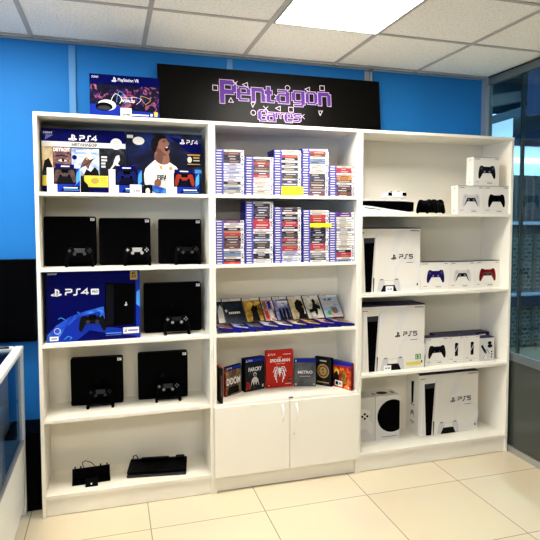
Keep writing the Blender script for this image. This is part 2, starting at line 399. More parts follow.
MB().box(-.35, .38, 0, .04, 2.46, 2.80, 'lit_pane').build('panel', lo)
MB().box(-.05, .05, .04, .09, 0, 2.80, 'corr_beam').build('post', lo)
bm = thing('ceiling_duct', 'dark bluish duct and beams under the corridor ceiling beyond the glass', 'duct', (0, 0, 0))
MB().prism([(4.2, 2.66), (5.7, 3.12), (5.7, 3.02), (4.2, 2.57)], 2.2, 2.4, 'corr_beam').build('beam', bm)
MB().prism([(4.2, 2.93), (5.6, 3.22), (5.6, 3.10), (4.2, 2.80)], 2.45, 2.6, 'alu_dark').build('duct_body', bm)
MB().box(4.86, 4.95, 2.1, 2.2, 2.75, 3.5, 'corr_blue').build('hanger', bm)
MB().box(4.2, 6.4, 2.7, 2.8, 3.05, 3.12, 'corr_beam').build('cross_beam', bm)

# ------------------------------------------------------------------ bookcases
def bookcase(x0, x1, shelves, label, doors=False):
    t = thing('bookcase', label, 'bookcase', (x0, 0, 0)); w = x1 - x0; e = .0006
    yf = .001
    MB().box(e, T, yf, D, 0, H - T, 'melamine').build('side_panel', t, .0012)
    MB().box(w - T, w - e, yf, D, 0, H - T, 'melamine').build('side_panel', t, .0012)
    MB().box(e, w - e, 0, D, H - T, H, 'melamine').build('top_panel', t, .0012)
    MB().box(T, w - T, D - .006, D, .02, H - T, 'melamine').build('back_panel', t)
    for z in shelves: MB().box(T, w - T, .002, D - .006, z - T, z, 'melamine').build('shelf', t, .001)
    MB().box(T, w - T, .012 if not doors else .02, .028 if not doors else .036, 0.004, shelves[-1] - T - .001, 'melamine').build('plinth', t)
    if doors:
        for i in range(2):
            xa = .003 if i == 0 else w / 2 + .0015; xb = w / 2 - .0015 if i == 0 else w - .003
            d = MB().box(xa, xb, -.017, -.001, .098, .505, 'melamine').build('door', t, .0012)
            hx = 1.309 - x0 if i == 0 else 1.395 - x0
            h = MB(); pts = [(hx, -.017 - .024 * math.sin(math.pi * k / 12), .386 + .1 * k / 12) for k in range(13)]
            h.tube(pts, .0058, 'white_plastic'); h.build('handle', d)
            if i: MB().cyl((1.379 - x0, -.017, .307), .008, -.006, 'chrome', 'y').box(1.379 - x0 - .001, 1.379 - x0 + .001, -.0236, -.023, .301, .313, 'ink').build('lock', d)
        MB().box(1.352 - x0, 1.377 - x0, -.012, .004, .5205, .524, 'grey_plastic').build('door_catch', t)
        MB().cyl((1.772 - x0, .012, .52), .004, .001, 'grey_plastic').build('screw_cap', t)
    return t
bookcase(0, W1, LS, 'left white open bookcase, full height, holding black consoles and blue boxes')
bookcase(W1, W2, LS, 'middle white bookcase with two doors at the bottom and stacks of game cases', True)
bookcase(W2, W3, RS, 'right white open bookcase with four wide shelves beside the glass partition')

# ------------------------------------------------------------------ sign on top
def pixels(p, rows, u0, v1, px, fill, edge):
    for grow, m_ in ((.0024, edge), (0, fill)):
        d = p.step()
        for r_, row in enumerate(rows):
            c = 0
            while c < len(row):
                if row[c] == '#':
                    c2 = c
                    while c2 < len(row) and row[c2] == '#': c2 += 1
                    a = (u0 + c * px - grow) ; b = (u0 + c2 * px + grow); t_ = v1 - r_ * px + grow; b_ = v1 - (r_ + 1) * px - grow
                    p.mb.poly([p.pt(a / p.w, b_ / p.h, d), p.pt(b / p.w, b_ / p.h, d), p.pt(b / p.w, t_ / p.h, d), p.pt(a / p.w, t_ / p.h, d)], m_)
                    c = c2
                else: c += 1
GLY = {
 'P': ['######.', '#######', '##...##', '##...##', '#######', '######.', '##.....', '##.....', '##.....', '##.....'],
 'e': ['.#####.', '##...##', '##...##', '#######', '##.....', '##.....', '.#####.'],
 'n': ['######.', '#######', '##...##', '##...##', '##...##', '##...##', '##...##'],
 't': ['.##..', '.##..', '####.', '####.', '.##..', '.##..', '.##..', '.####'],
 'a': ['.#####.', '.....##', '.######', '##...##', '##...##', '##...##', '.######'],
 'g': ['.######', '##...##', '##...##', '##...##', '##...##', '.######', '.....##', '.#####.'],
 'o': ['.#####.', '##...##', '##...##', '##...##', '##...##', '##...##', '.#####.'],
 'G': ['.#####.', '##...##', '##.....', '##.####', '##...##', '##...##', '.#####.'],
 'm': ['#####.####.', '##..###..##', '##...#...##', '##...#...##', '##...#...##', '##...#...##'],
 's': ['.#####', '##....', '.####.', '....##', '....##', '#####.'],
}
GLY['a2'] = GLY['a'][:1] + GLY['a'][1:4] + GLY['a'][5:]
sg = thing('signboard', 'long black signboard with purple pixel lettering leaning on top of the bookcases', 'sign', (.64, .275, H), 0)
SW, SH = 1.437, .375
b = MB(); b.box(0, SW, 0, .012, 0, SH, 'sign_black'); bo = b.build('board', sg, .001)
def sheet():
    b = MB(); return b, Pr(b, (0, 0, 0), (1, 0, 0), (0, 0, 1), SW, SH)
b, p = sheet()
X0 = .64; Z0 = H - .003
px = .0145
for ch, xx, zt in (('P', 1.008, 2.414), ('e', 1.112, 2.380), ('n', 1.204, 2.380), ('t', 1.288, 2.392), ('a', 1.362, 2.378), ('g', 1.464, 2.378), ('o', 1.556, 2.378), ('n', 1.640, 2.380)):
    k = px * (.86 if ch in 'enaogt' else 1) * (.92 if ch == 'o' else 1)
    pixels(p, GLY[ch], xx - X0, zt - Z0, k, 'purple', 'pink_white')
b.build('title_lettering', bo); b, p = sheet()
xx = 1.242
for ch, k in (('G', .0105), ('a', .0088), ('m', .0062), ('e', .0088), ('s', .0098)):
    rows = GLY[ch]; hgt = len(rows) * k
    pixels(p, rows, xx - X0, 2.170 + (.074 if ch == 'G' else .062) - Z0, k * (.95 if ch != 's' else .9), 'purple', 'pink_white'); xx += .056 if ch != 'm' else .068 * .86
b.build('subtitle_lettering', bo)
def at(x_, z_): return ((x_ - X0) / SW, (z_ - Z0) / SH)
def shape(kind, x_, z_, r=.0155, t=.0034):
    m_ = 'pink_white'
    def L(pts): p.line([at(x_ + a * r, z_ + c * r) for a, c in pts], t, m_)
    if kind == 'sq': L([(-1, -1), (1, -1), (1, 1), (-1, 1), (-1, -1)])
    if kind == 'tri': L([(-1, -.8), (1, -.8), (0, 1), (-1, -.8)])
    if kind == 'trl': L([(1, -1), (1, 1), (-1, .1), (1, -1)])
    if kind == 'trd': L([(-1, .8), (.8, .9), (-.3, -1), (-1, .8)])
    if kind == 'x': L([(-1, -1), (1, 1)]); L([(-1, 1), (1, -1)])
    if kind == 'o': p.ring(*at(x_, z_), r, t, m_)
for a in (('sq', .981, 2.361), ('tri', 1.075, 2.291), ('x', 1.104, 2.396), ('trl', 1.166, 2.392), ('trd', 1.215, 2.272), ('o', 1.288, 2.349), ('x', 1.365, 2.332), ('o', 1.439, 2.393), ('trl', 1.372, 2.258), ('sq', 1.457, 2.256), ('o', 1.213, 2.222), ('x', 1.293, 2.252), ('x', 1.530, 2.217), ('trd', 1.656, 2.246), ('sq', 1.671, 2.408), ('trl', 1.570, 2.392)):
    b, p = sheet(); p.k = 4; shape(*a); b.build('symbol', bo)
sg.rotation_euler = (R(-6), 0, 0)
hk = thing('hanging_bracket', 'small metal bracket above the right end of the black signboard', 'bracket', (2.03, .335, 2.49))
MB().tube([(0, 0, .075), (0, 0, .0), (0.006, -.004, -.01)], .007, 'alu').build('rod', hk)
MB().cyl((0, 0, .055), .014, .02, 'alu_dark').build('collar', hk)

# ------------------------------------------------------------------ boxes: helpers
def carton(x0, x1, y0, y1, z0, z1, body, top=None, left=None, front=None):
    b = MB(); w, d, h = x1 - x0, y1 - y0, z1 - z0
    b.box(0, w, 0, d, 0, h, body, front=front, top=top, left=left)
    return b, Pr(b, (0, 0, 0), (1, 0, 0), (0, 0, 1), w, h), Pr(b, (0, d, 0), (0, -1, 0), (0, 0, 1), d, h), Pr(b, (0, 0, h), (1, 0, 0), (0, 1, 0), w, d)
def finish(b, name, label, cat, loc, group=None, rz=0):
    o = b.build(name, None); o.location = loc; o.rotation_euler = (0, 0, rz); return tag(o, label, cat, group)

# virtual reality set box on top of the left bookcase
b, p, pl, pt = carton(.272, .628, .03, .15, H, H + .217, 'blue_deep', top='blue_top')
p.rect(.01, .99, .14, .76, 'art_storm')
p.poly([(0, 0), (1, 0), (1, .14), (.5, .18), (.42, .26), (.3, .30), (0, .28)], 'blue_mid')
p.ell(.24, .27, .13, .13, 'white_plastic'); p.ell(.20, .23, .12, .10, 'black_gloss'); p.ell(.20, .20, .09, .05, 'grey_plastic')
for k in range(7): p.line(spline([(.3 + .08 * k, .35), (.36 + .06 * k, .55 + .08 * math.sin(k)), (.45 + .07 * k, .45), (.4 + .06 * k, .3)], 4)[:12], .003, ('white_ink', 'blue_sky', 'purple', 'red_box', 'pink_white', 'blue_mid', 'gold')[k])
p.logo(.31, .385, .83, .95, 'white_ink'); p.text('PlayStation VR', .40, .70, .83, .93, 'white_ink')
p.text('SONY', .03, .13, .90, .95, 'white_ink'); p.text('WORLDS', .44, .64, .36, .43, 'white_ink', .03); p.text('PlayStation VR', .44, .60, .45, .49, 'white_ink')
p.rect(.5, .84, .05, .085, 'white_ink'); p.rect(.92, .97, .05, .16, 'yellow_soft'); p.ell(.88, .08, .02, m='white_ink')
vr = finish(b, 'headset_box', 'dark blue virtual reality headset box standing on top of the left bookcase', 'box', (.272, .03, H))
b = MB(); b.box(0, .057, 0, .0015, 0, .047, 'paper'); p = Pr(b, (0, 0, 0), (1, 0, 0), (0, 0, 1), .057, .047); small_lines(p, .1, .9, .85, 3, .0012, 'ink_grey', .13); p.text('29 990', .2, .85, .12, .38, 'ink', .03)
tag(b.build('price_tag', None, loc=(.425, .022, H)), 'white price tag standing before the headset box on top', 'price tag', 'white price tags')

# ------------------------------------------------------------------ top left shelf
Z = LS[0]
b, p, pl, pt = carton(.028, .450, .10, .205, Z, Z + .338, 'blue_deep', top='blue_top')
p.rect(0, 1, .12, .80, 'art_navy'); p.rect(0, .13, .12, .72, 'art_beige'); p.poly([(.0, .3), (.03, .5), (.08, .54), (.12, .42), (.12, .3)], 'ink'); p.rect(.0, .13, .20, .33, 'art_navy')
p.rect(0, 1, .72, .80, 'card_grey'); p.text('МЕГАНАБОР', .35, .65, .735, .785, 'ink', .03)
p.logo(.31, .415, .82, .92, 'white_ink'); p.word('4', .44, .66, .825, .90, .0062, 'white_ink')
p.text('SONY', .02, .13, .915, .945, 'white_ink'); p.poly([(.04, .82), (.14, .90), (.10, .90), (.05, .9)], 'blue_spine')
p.rect(.125, .34, .30, .715, 'art_face'); p.text('DETROIT', .135, .33, .645, .70, 'white_ink', .02); p.line([(.15, .57), (.24, .585), (.31, .56)], .006, 'hair'); p.ell(.24, .51, .05, .022, 'card_grey'); p.ell(.245, .51, .018, .022, 'ink'); p.line([(.17, .51), (.24, .535), (.31, .505)], .003, 'hair'); p.rect(.125, .34, .30, .36, 'blue_navy')
p.rect(.345, .675, .27, .70, 'art_sky'); p.text('HORIZON', .40, .62, .645, .675, 'white_ink', .01); p.rect(.39, .63, .595, .607, 'white_ink')
p.poly(spline([(.47, .48), (.50, .55), (.53, .57), (.56, .53), (.61, .55), (.57, .47), (.54, .38), (.51, .43), (.45, .40)], 3), 'skin_dark'); p.line([(.43, .38), (.63, .56)], .003, 'ink'); p.ell(.53, .545, .016, m='gold'); p.poly([(.48, .27), (.52, .38), (.57, .34), (.62, .42), (.66, .36), (.675, .27)], 'ink'); p.ell(.38, .56, .03, m='blue_deep')
p.rect(.68, .985, .25, .715, 'art_dark')
p.poly([(.88, .60), (.92, .62), (.93, .54), (.90, .48), (.95, .42), (.92, .40), (.87, .46), (.82, .38), (.79, .36), (.84, .46), (.86, .54)], 'card_grey')
for v in (.58, .53, .48, .43): p.rect(.70, .75 + .02 * (v > .5), v - .018, v + .012, 'card_grey')
p.ell(.885, .79, .072, m='card_pale'); small_lines(p, .84, .93, .83, 4, .0018, 'ink_grey', .03)
p.rect(0, .07, .11, .27, 'yellow_soft'); p.rect(.49, .78, .10, .28, 'yellow_soft'); p.ell(.62, .20, .05, .05, 'gold')
small_lines(p, .68, .76, .24, 3, .002, 'ink', .03)
p.poly([(.45, 0), (.47, .22), (.53, .14), (.56, 0)], 'blue_navy')
finish(b, 'console_box', 'dark blue console box with three game covers and a round seal, top shelf left', 'box', (.028, .10, Z))

b, p, pl, pt = carton(.453, .866, .10, .205, Z, Z + .338, 'blue_deep', top='blue_top')
p.rect(0, 1, 0, 1, 'art_stadium'); p.poly([(.55, .95), (1, .85), (1, .60), (.8, .72)], 'blue_deep')
p.ell(.16, .86, .075, .065, 'card_grey'); p.rect(.01, .09, .90, .95, 'card_grey')
p.logo(.70, .77, .83, .92, 'white_ink'); p.word('4', .79, .95, .84, .90, .0042, 'white_ink')
F = lambda L: [((x_ - 38) / 455, (450 - y_) / 360) for x_, y_ in L]
p.poly(F([(140, 330), (150, 300), (170, 280), (214, 240), (250, 268), (290, 258), (334, 285), (352, 312), (346, 450), (165, 450), (142, 380)]), 'card_white')
p.poly(F([(140, 330), (150, 300), (172, 300), (180, 360), (200, 395), (190, 420), (160, 410), (142, 380)]), 'card_pale')
p.poly(F(spline([(212, 190), (206, 246), (246, 274), (292, 262), (284, 205), (250, 190)], 4)), 'skin')
p.poly(F([(212, 215), (206, 246), (246, 274), (256, 230), (240, 205)]), 'skin_dark')
p.poly(F(spline([(212, 165), (222, 132), (246, 118), (270, 120), (284, 138), (294, 152), (284, 164), (288, 176), (296, 194), (286, 214), (262, 222), (232, 218), (212, 196)], 4)), 'skin')
p.poly(F(spline([(214, 170), (226, 160), (240, 185), (262, 208), (276, 218), (250, 222), (222, 210)], 4)), 'skin_dark')
p.poly(F(spline([(266, 172), (286, 168), (290, 186), (276, 196), (266, 188)], 4)), 'hair')
p.poly(F([(270, 171), (284, 169), (284, 174), (271, 176)]), 'card_white')
p.line(F([(252, 140), (270, 134)]), .004, 'hair'); p.line(F([(256, 148), (270, 144)]), .003, 'skin_dark')
p.poly(F(spline([(200, 204), (184, 172), (190, 128), (222, 106), (262, 106), (274, 120), (246, 124), (230, 140), (226, 160), (218, 176), (214, 196)], 4)), 'hair')
p.poly(F(spline([(224, 168), (232, 160), (238, 172), (230, 184)], 3)), 'skin')
p.poly(F([(228, 278), (246, 282), (252, 300), (240, 304)]), 'gold'); p.ell(*F([(300, 296)])[0], .045, .055, 'card_grey'); p.ell(*F([(300, 296)])[0], .022, .028, 'gold'); p.rect(*[F([(200, 0)])[0][0], F([(340, 0)])[0][0]], .30, .305, 'card_pale')
p.poly(F(spline([(200, 392), (206, 366), (226, 360), (240, 372), (236, 396), (216, 408)], 4)), 'skin'); p.text('FIFA', *[F([(218, 0)])[0][0], F([(282, 0)])[0][0]], .235, .32, 'ink', .03)
p.rect(.79, .985, .47, .69, 'ink'); p.rect(.80, .975, .65, .67, 'gold'); p.rect(.80, .975, .50, .515, 'gold'); p.ell(.83, .58, .03, .05, 'card_grey'); p.rect(.88, .965, .60, .63, 'gold'); p.rect(.88, .965, .56, .575, 'card_grey')
p.rect(.90, .99, .36, .42, 'blue_sky'); p.poly([(.2, .14), (.40, 0), (.66, 0), (.5, .1), (.3, .16)], 'art_glow'); p.rect(.22, .33, .0, .15, 'ink'); p.ell(.27, .05, .03, .05, 'card_white')
finish(b, 'console_box', 'dark console box with a shouting footballer in a white shirt, top shelf right', 'box', (.453, .10, Z))

def pad_box(x0, x1, y0, z0, h, ctl, label):
    w = x1 - x0
    b, p, pl, pt = carton(x0, x1, y0, y0 + .06, z0, z0 + h, 'card_white', top='card_white')
    p.rect(.30, 1, 0, 1, 'blue_mid'); p.poly([(.30, 0), (.42, 0), (.60, .26), (1, .34), (1, 1), (.30, 1)], 'blue_mid'); p.poly([(.36, .0), (.46, .18), (.62, .27), (1, .27), (1, 0)], 'blue_deep'); p.poly([(.85, .3), (1, .5), (1, 1), (.9, .8)], 'blue_sky')
    p.rect(.20, .88, .34, 1, 'black_gloss'); p.rect(.22, .86, .36, 1, 'ink' if ctl == 'camo_ctl' else 'blue_navy')
    k = .108 / .168
    p.poly([(.54 + a * k / w, .74 + c * k / h) for a, c in DS4O], ctl); p.rect(.44, .64, .80, .95, 'black_gloss')
    for sx in (-1, 1): p.ell(.54 + sx * .13, .68, .04, m='black_plastic', n=12)
    p.rect(.50, .92, .17, .215, 'white_ink'); p.rect(.50, .98, .085, .115, 'blue_sky'); p.logo(.06, .11, .13, .21, 'ink'); p.rect(.13, .30, .14, .17, 'card_grey')
    o = finish(b, 'controller_box', label, 'box', (x0, y0, z0), 'boxed controllers on the top left shelf')
    t_ = MB(); t_.box(.24 * w, .82 * w, .028, .031, h, h + .022, 'blue_deep'); q = Pr(t_, (.24 * w, .028, h), (1, 0, 0), (0, 0, 1), .58 * w, .022); q.rect(.3, .75, .4, .65, 'white_ink'); t_.build('hang_tab', o)
pad_box(.058, .217, .025, Z, .125, 'camo_ctl', 'small white and blue box with a reddish brown controller, leftmost on the top shelf')
pad_box(.360, .530, .025, Z, .125, 'blue_ctl', 'small white and blue box with a dark blue controller, between the two console boxes')
pad_box(.664, .838, .025, Z, .115, 'orange_ctl', 'small white and blue box with an orange red controller before the footballer box')
b = MB(); b.box(0, .06, 0, .0015, 0, .046, 'paper'); p = Pr(b, (0, 0, 0), (1, 0, 0), (0, 0, 1), .06, .046); small_lines(p, .1, .9, .85, 3, .0012, 'ink_grey', .13); p.text('4 990', .3, .85, .14, .38, 'ink', .03)
tag(b.build('price_tag', None, loc=(.467, .012, Z)), 'white price tag leaning on the box with the dark blue controller', 'price tag', 'white price tags')

# ------------------------------------------------------------------ consoles, controllers and stands
def rounded(w, h, r, n=5):
    out = []
    for cx, cz, a0 in ((w - r, r, -90), (w - r, h - r, 0), (r, h - r, 90), (r, r, 180)):
        for k in range(n + 1):
            a = R(a0 + 90 * k / n); out.append((cx + r * math.cos(a), cz + r * math.sin(a)))
    return out
def console(x0, x1, y0, z, h, label, rz=0, thick=.04, layers=2):
    w = x1 - x0
    t = thing('game_console', label, 'game console', (x0, y0, z), rz, 'black consoles on the left bookcase')
    b = MB(); n = layers; th = (thick - .004 * (n - 1)) / n; o = rounded(w, h, .012)
    for k in range(n):
        ya = k * (th + .004)
        b.prism(o, ya, ya + th, 'black_plastic')
        if k < n - 1: b.prism([(a * .985 + w * .0075, c * .985 + h * .0075) for a, c in o], ya + th, ya + th + .004, 'black_matte')
    b.build('casing', t, .002)
    e = MB(); q = Pr(e, (0, 0, 0), (1, 0, 0), (0, 0, 1), w, h); q.logo(.44, .54, .47, .56, 'black_gloss'); e.build('emblem', t)
    s_ = MB(); s_.box(w - .030, w - .008, -.0008, .0002, h - .024, h - .009, 'paper'); q = Pr(s_, (w - .030, -.0008, h - .024), (1, 0, 0), (0, 0, 1), .022, .015); q.rect(.15, .85, .55, .75, 'ink_grey'); q.rect(.15, .6, .25, .4, 'ink_grey'); s_.build('price_sticker', t)
    return t
GC = 'controllers on stands before the black consoles'
def controller(x, y, z, label, rz=0, tilt=R(-14), body='black_plastic', pad='grey_plastic', group=GC, outline=DS4O, stick='black_matte', light='ink_grey', rx=None, scale=.92):
    t = thing('game_controller', label, 'game controller', (x, y, z), rz, group)
    t.rotation_euler = (tilt, 0, rz); t.scale = (scale,) * 3
    b = MB(); up = .0664
    o = [(a, c + up) for a, c in outline]
    b.pillow(o, [(.009, -.016), (.004, -.0125), (.001, -.007), (0, 0), (.0015, .008), (.005, .014), (.009, .017)], body); b.build('body', t)
    MB().prism([(-.026, .064), (.026, .064), (.028, .094), (-.028, .094)][::-1] if False else [(-.026, up + .002), (.026, up + .002), (.029, up + .028), (-.029, up + .028)], -.0185, -.015, pad).build('touchpad', t, .001)
    for sx in (-1, 1):
        MB().cyl((sx * .027, -.014, up - .006), .0125, -.004, stick, 'y', 16).cyl((sx * .027, -.018, up - .006), .006, -.006, stick, 'y', 12).cyl((sx * .027, -.024, up - .006), .009, -.005, light, 'y', 16).build('thumbstick', t)
    bt = MB()
    for dx, dz in ((0, .009), (0, -.009), (.009, 0), (-.009, 0)): bt.cyl((.055 + dx, -.015, up + .014 + dz), .004, -.004, light, 'y', 10)
    bt.build('face_buttons', t)
    dp = MB(); dp.box(-.064, -.046, -.018, -.014, up + .011, up + .017, light); dp.box(-.058, -.052, -.0182, -.014, up + .005, up + .023, light); dp.build('direction_pad', t)
    return t
def stand(x, y, z, label, rz=0):
    t = thing('controller_stand', label, 'stand', (x, y, z), rz, 'controller stands on the left bookcase')
    MB().box(-.066, .066, .022, .030, 0, .006, 'black_plastic').build('crossbar', t, .001)
    for sx in (-1, 1):
        b = MB(); b.prism([(-.030, 0), (.030, 0), (.030, .006), (.012, .006), (.026, .060), (.020, .062), (.000, .010), (-.022, .010), (-.024, .018), (-.030, .018)], sx * .066 - .007, sx * .066 + .007, 'black_plastic', 'x')
        b.build('leg', t, .001)
    return t
Z = LS[1]
console(.024, .290, .150, Z, .270, 'black console standing at the left end of the second shelf'); 
console(.304, .580, .150, Z, .262, 'black console standing in the middle of the second shelf'); 
console(.624, .866, .150, Z, .257, 'black console standing at the right end of the second shelf')
def pair(x, y, z, where, rz=0, **k):
    stand(x, y, z, 'black stand under the controller before the ' + where, rz)
    controller(x + .003 * math.sin(rz), y - .006, z + .0105, k.pop('lab') + ' before the ' + where, rz, **k)
pair(.205, .090, Z, 'left console on the second shelf', lab='black controller', light='grey_plastic')
pair(.503, .090, Z, 'middle console on the second shelf', lab='black controller with a silver touchpad', pad='silver', light='silver')
pair(.778, .090, Z, 'right console on the second shelf', lab='black controller', light='grey_plastic', pad='black_gloss')
Z = LS[2]
# big blue console box
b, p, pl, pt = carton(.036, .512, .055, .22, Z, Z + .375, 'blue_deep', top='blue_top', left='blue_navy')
p.rect(0, 1, 0, 1, 'blue_deep'); p.poly([(0, .0), (0, .10), (.10, .24), (.25, .36), (.42, .43), (.60, .48), (.62, .2), (.8, .1), (1, .16), (1, 0)], 'art_glow')
p.poly([(.18, .18), (.32, .34), (.56, .42), (.60, .2), (1, .1), (1, 0), (.1, 0)], 'blue_mid'); p.poly([(.3, 0), (.45, .15), (.62, .1), (1, .02), (1, 0)], 'blue_deep')
p.rect(.955, 1, .0, 1, 'blue_mid'); p.poly([(.96, .5), (1, .46), (1, .72), (.965, .68)], 'blue_sky')
p.logo(.05, .165, .65, .76, 'white_ink'); p.word('4', .195, .455, .665, .745, .0075, 'white_ink'); p.poly([(.468, .67), (.474, .66), (.548, .66), (.554, .67), (.554, .735), (.548, .745), (.474, .745), (.468, .735)], 'white_ink'); p.text('PRO', .485, .54, .685, .72, 'blue_deep', .02)
p.poly([(.61, .18), (.94, .22), (.955, .80), (.62, .82)], 'black_plastic'); p.poly([(.625, .20), (.70, .20), (.705, .80), (.63, .80)], 'ink'); p.line([(.655, .2), (.66, .8)], .004, 'blue_navy'); p.line([(.70, .2), (.71, .8)], .004, 'blue_navy'); p.line([(.93, .22), (.945, .8)], .003, 'blue_navy'); p.logo(.83, .86, .48, .54, 'white_ink')
k = .14 / .168
p.poly([(.48 + a * k / p.w, .28 + c * k / p.h) for a, c in DS4O], 'ink'); p.poly([(.44, .37), (.52, .37), (.515, .30), (.445, .30)], 'black_gloss')
for sx in (-1, 1): p.ell(.48 + sx * .05, .27, .022, m='grey_plastic', n=14)
p.line([(.56, .34), (.575, .37)], .004, 'blue_sky')
p.ring(.11, .16, .015, .0028, 'pink_white'); p.line([(.12, .33), (.15, .35), (.19, .32)], .003, 'blue_sky'); p.line([(.32, .42), (.345, .40)], .003, 'blue_sky'); p.line([(.18, .04), (.22, .08), (.26, .06), (.24, .03)], .003, 'blue_sky')
p.rect(.03, .12, .025, .085, 'paper'); p.rect(.045, .105, .045, .065, 'ink_grey'); p.rect(.81, .985, .075, .165, 'card_white'); p.logo(.825, .855, .10, .145, 'blue_mid'); p.rect(.865, .97, .11, .13, 'blue_spine'); p.rect(.62, .79, .085, .10, 'blue_sky'); p.rect(.62, .79, .06, .07, 'blue_spine')
p.rect(.895, .975, .86, .985, 'gold'); p.text('HDR', .905, .965, .885, .925, 'ink', .02); p.text('4K', .91, .96, .93, .975, 'ink', .02); p.text('SONY', .02, .12, .955, .98, 'white_ink')
for v in (.8, .6, .4): pl.rect(.3, .7, v, v + .03, 'blue_spine')
finish(b, 'console_box', 'large blue console box with a black console and controller picture, third shelf', 'box', (.036, .055, Z))
console(.540, .866, .165, Z, .285, 'largest black console, beside the large blue box on the third shelf', thick=.056, layers=3)
pair(.715, .095, Z, 'console on the third shelf', lab='black controller', pad='black_gloss')
Z = LS[3]
console(.138, .420, .212, Z, .270, 'black console on the left of the fourth shelf', rz=R(-3), thick=.042)
console(.502, .788, .214, Z, .274, 'black console on the right of the fourth shelf', rz=R(-2.5), thick=.042)
pair(.296, .155, Z, 'left console on the fourth shelf', rz=R(-3), lab='black controller', light='grey_plastic')
pair(.668, .158, Z, 'right console on the fourth shelf', rz=R(-3), lab='black controller', light='ink_grey')
Z = LS[4]
t = thing('charging_dock', 'small black charging dock with a looped cable on the bottom left shelf', 'dock', (.240, .13, Z), R(2))
MB().prism([(-.040, 0), (.035, 0), (.050, .058), (.042, .060), (.026, .010), (-.040, .012)], -.100, .100, 'black_plastic', 'x').build('back_plate', t, .0015)
MB().prism([(-.080, 0), (-.0405, 0), (-.0405, .034), (-.074, .012)], -.032, .034, 'black_plastic', 'x').cyl((0, -.0735, .015), .004, -.004, 'paper', 'y', 10).build('front_foot', t, .0015)
b = MB()
for xx in (-.085, -.055, .05, .085): MB().box(xx - .004, xx + .004, .040, .048, .056, .070, 'black_plastic').build('contact_prong', t)
MB().tube([(.030, .055, .004), (.028, .05, .05), (.0, .045, .085), (-.03, .046, .098), (-.046, .05, .088), (-.044, .052, .07), (-.03, .056, .035), (-.024, .062, .003)], .0022, 'black_matte').build('cable', t)
t = thing('cooling_stand', 'flat black two layered console stand lying on the bottom left shelf', 'stand', (.605, .165, Z), R(-9))
MB().prism(rounded(.33, .19, .008), 0, .010, 'grey_plastic', 'z').xform(Matrix.Translation((-.165, -.095, 0))).build('lower_tray', t, .0015)
MB().box(-.13, .13, -.07, .07, .010, .017, 'black_matte').build('spacer', t)
b = MB().prism(rounded(.33, .18, .008), .017, .028, 'black_plastic', 'z').xform(Matrix.Translation((-.165, -.085, 0))); b.build('upper_tray', t, .0015)
b = MB(); b.box(-.16, .16, .065, .085, .028, .036, 'black_gloss'); b.box(-.10, .06, .050, .075, .028, .046, 'black_plastic'); b.box(.10, .15, .045, .080, .028, .048, 'black_plastic')
for k in range(7): b.box(-.14 + .04 * k, -.12 + .04 * k, -.05, .03, .028, .031, 'black_matte')
b.build('raised_rail', t, .001)
MB().tube([(-.15, .07, .036), (-.145, .068, .058), (-.13, .062, .066), (-.12, .06, .050), (-.122, .064, .032)], .003, 'black_matte').build('cable_loop', t)

# ------------------------------------------------------------------ stacks of game cases
PAL = {'W': ((226, 220, 210), 'white'), 'K': ((30, 26, 28), 'black'), 'R': ((190, 52, 46), 'red'), 'B': ((120, 140, 165), 'grey-blue'), 'L': ((196, 198, 226), 'lavender'), 'G': ((132, 130, 128), 'grey'), 'N': ((104, 66, 52), 'brown'),
       'C': ((206, 196, 172), 'cream'), 'O': ((206, 140, 66), 'orange'), 'D': ((62, 62, 64), 'dark grey'), 'P': ((92, 42, 120), 'purple'), 'T': ((60, 120, 120), 'teal')}
for k_, (c_, _) in PAL.items(): mat('spine_' + k_, c_, .4)
ORD = 'first second third fourth fifth sixth seventh eighth ninth tenth eleventh twelfth thirteenth fourteenth fifteenth sixteenth seventeenth eighteenth nineteenth twentieth twenty-first twenty-second twenty-third twenty-fourth twenty-fifth twenty-sixth'.split()
def stack(x0, y0, z0, codes, top, which, shelf, w=.170):
    codes = codes[::-1]; n = len(codes); th = (top - z0) / n; z = z0
    for i, c in enumerate(codes):
        jx = random.uniform(-.0018, .0018); jy = random.uniform(0, .004)
        b = MB(); t_ = th - .0007
        b.box(0, w, 0, .132, 0, t_, 'blue_case')
        p = Pr(b, (0, 0, 0), (1, 0, 0), (0, 0, 1), w, t_)
        p.rect(.012, .29, .14, .86, 'blue_spine'); p.rect(.05, .22, .32, .68, 'white_ink')
        p.rect(.29, .87, .10, .90, 'spine_' + c); p.rect(.87, .985, .10, .90, 'white_ink')
        dark = c in 'KDNRPTG'; a = random.uniform(.33, .5); e = random.uniform(.62, .82)
        p.rect(a, e, .36, .62, random.choice(['card_grey', 'white_ink', 'gold', 'spine_C']) if dark else random.choice(['ink', 'ink', 'ink_grey', 'spine_N']))
        if random.random() < .5: p.rect(.89, .96, .3, .7, 'ink')
        o = b.build('game_case'); o.location = (x0 + jx, y0 + jy, z)
        nm = PAL[c][1]
        tag(o, f'{nm}-spined game case, {ORD[i]} from the bottom of the {which} stack, {shelf} stack shelf', 'game case', f'game cases stacked on the {shelf} stack shelf')
        z += th
U = 'leftmost,second,middle,fourth,rightmost'.split(',')
for (x0, top, codes), wh in zip(((.928, 1.963, 'WNKKDLLLLLLWKCBGC'), (1.1005, 1.928, 'WDRNDGNRWWWWWCC'), (1.270, 1.973, 'WWRKWKWDWDDGDGGGWD'), (1.4425, 1.986, 'WRNWBBWWWWDDDDDNGNN'), (1.6135, 1.892, 'CRRWOONWKNKNN')), U):
    stack(x0, .03, LS[0], codes, top, wh, 'upper', .1685)
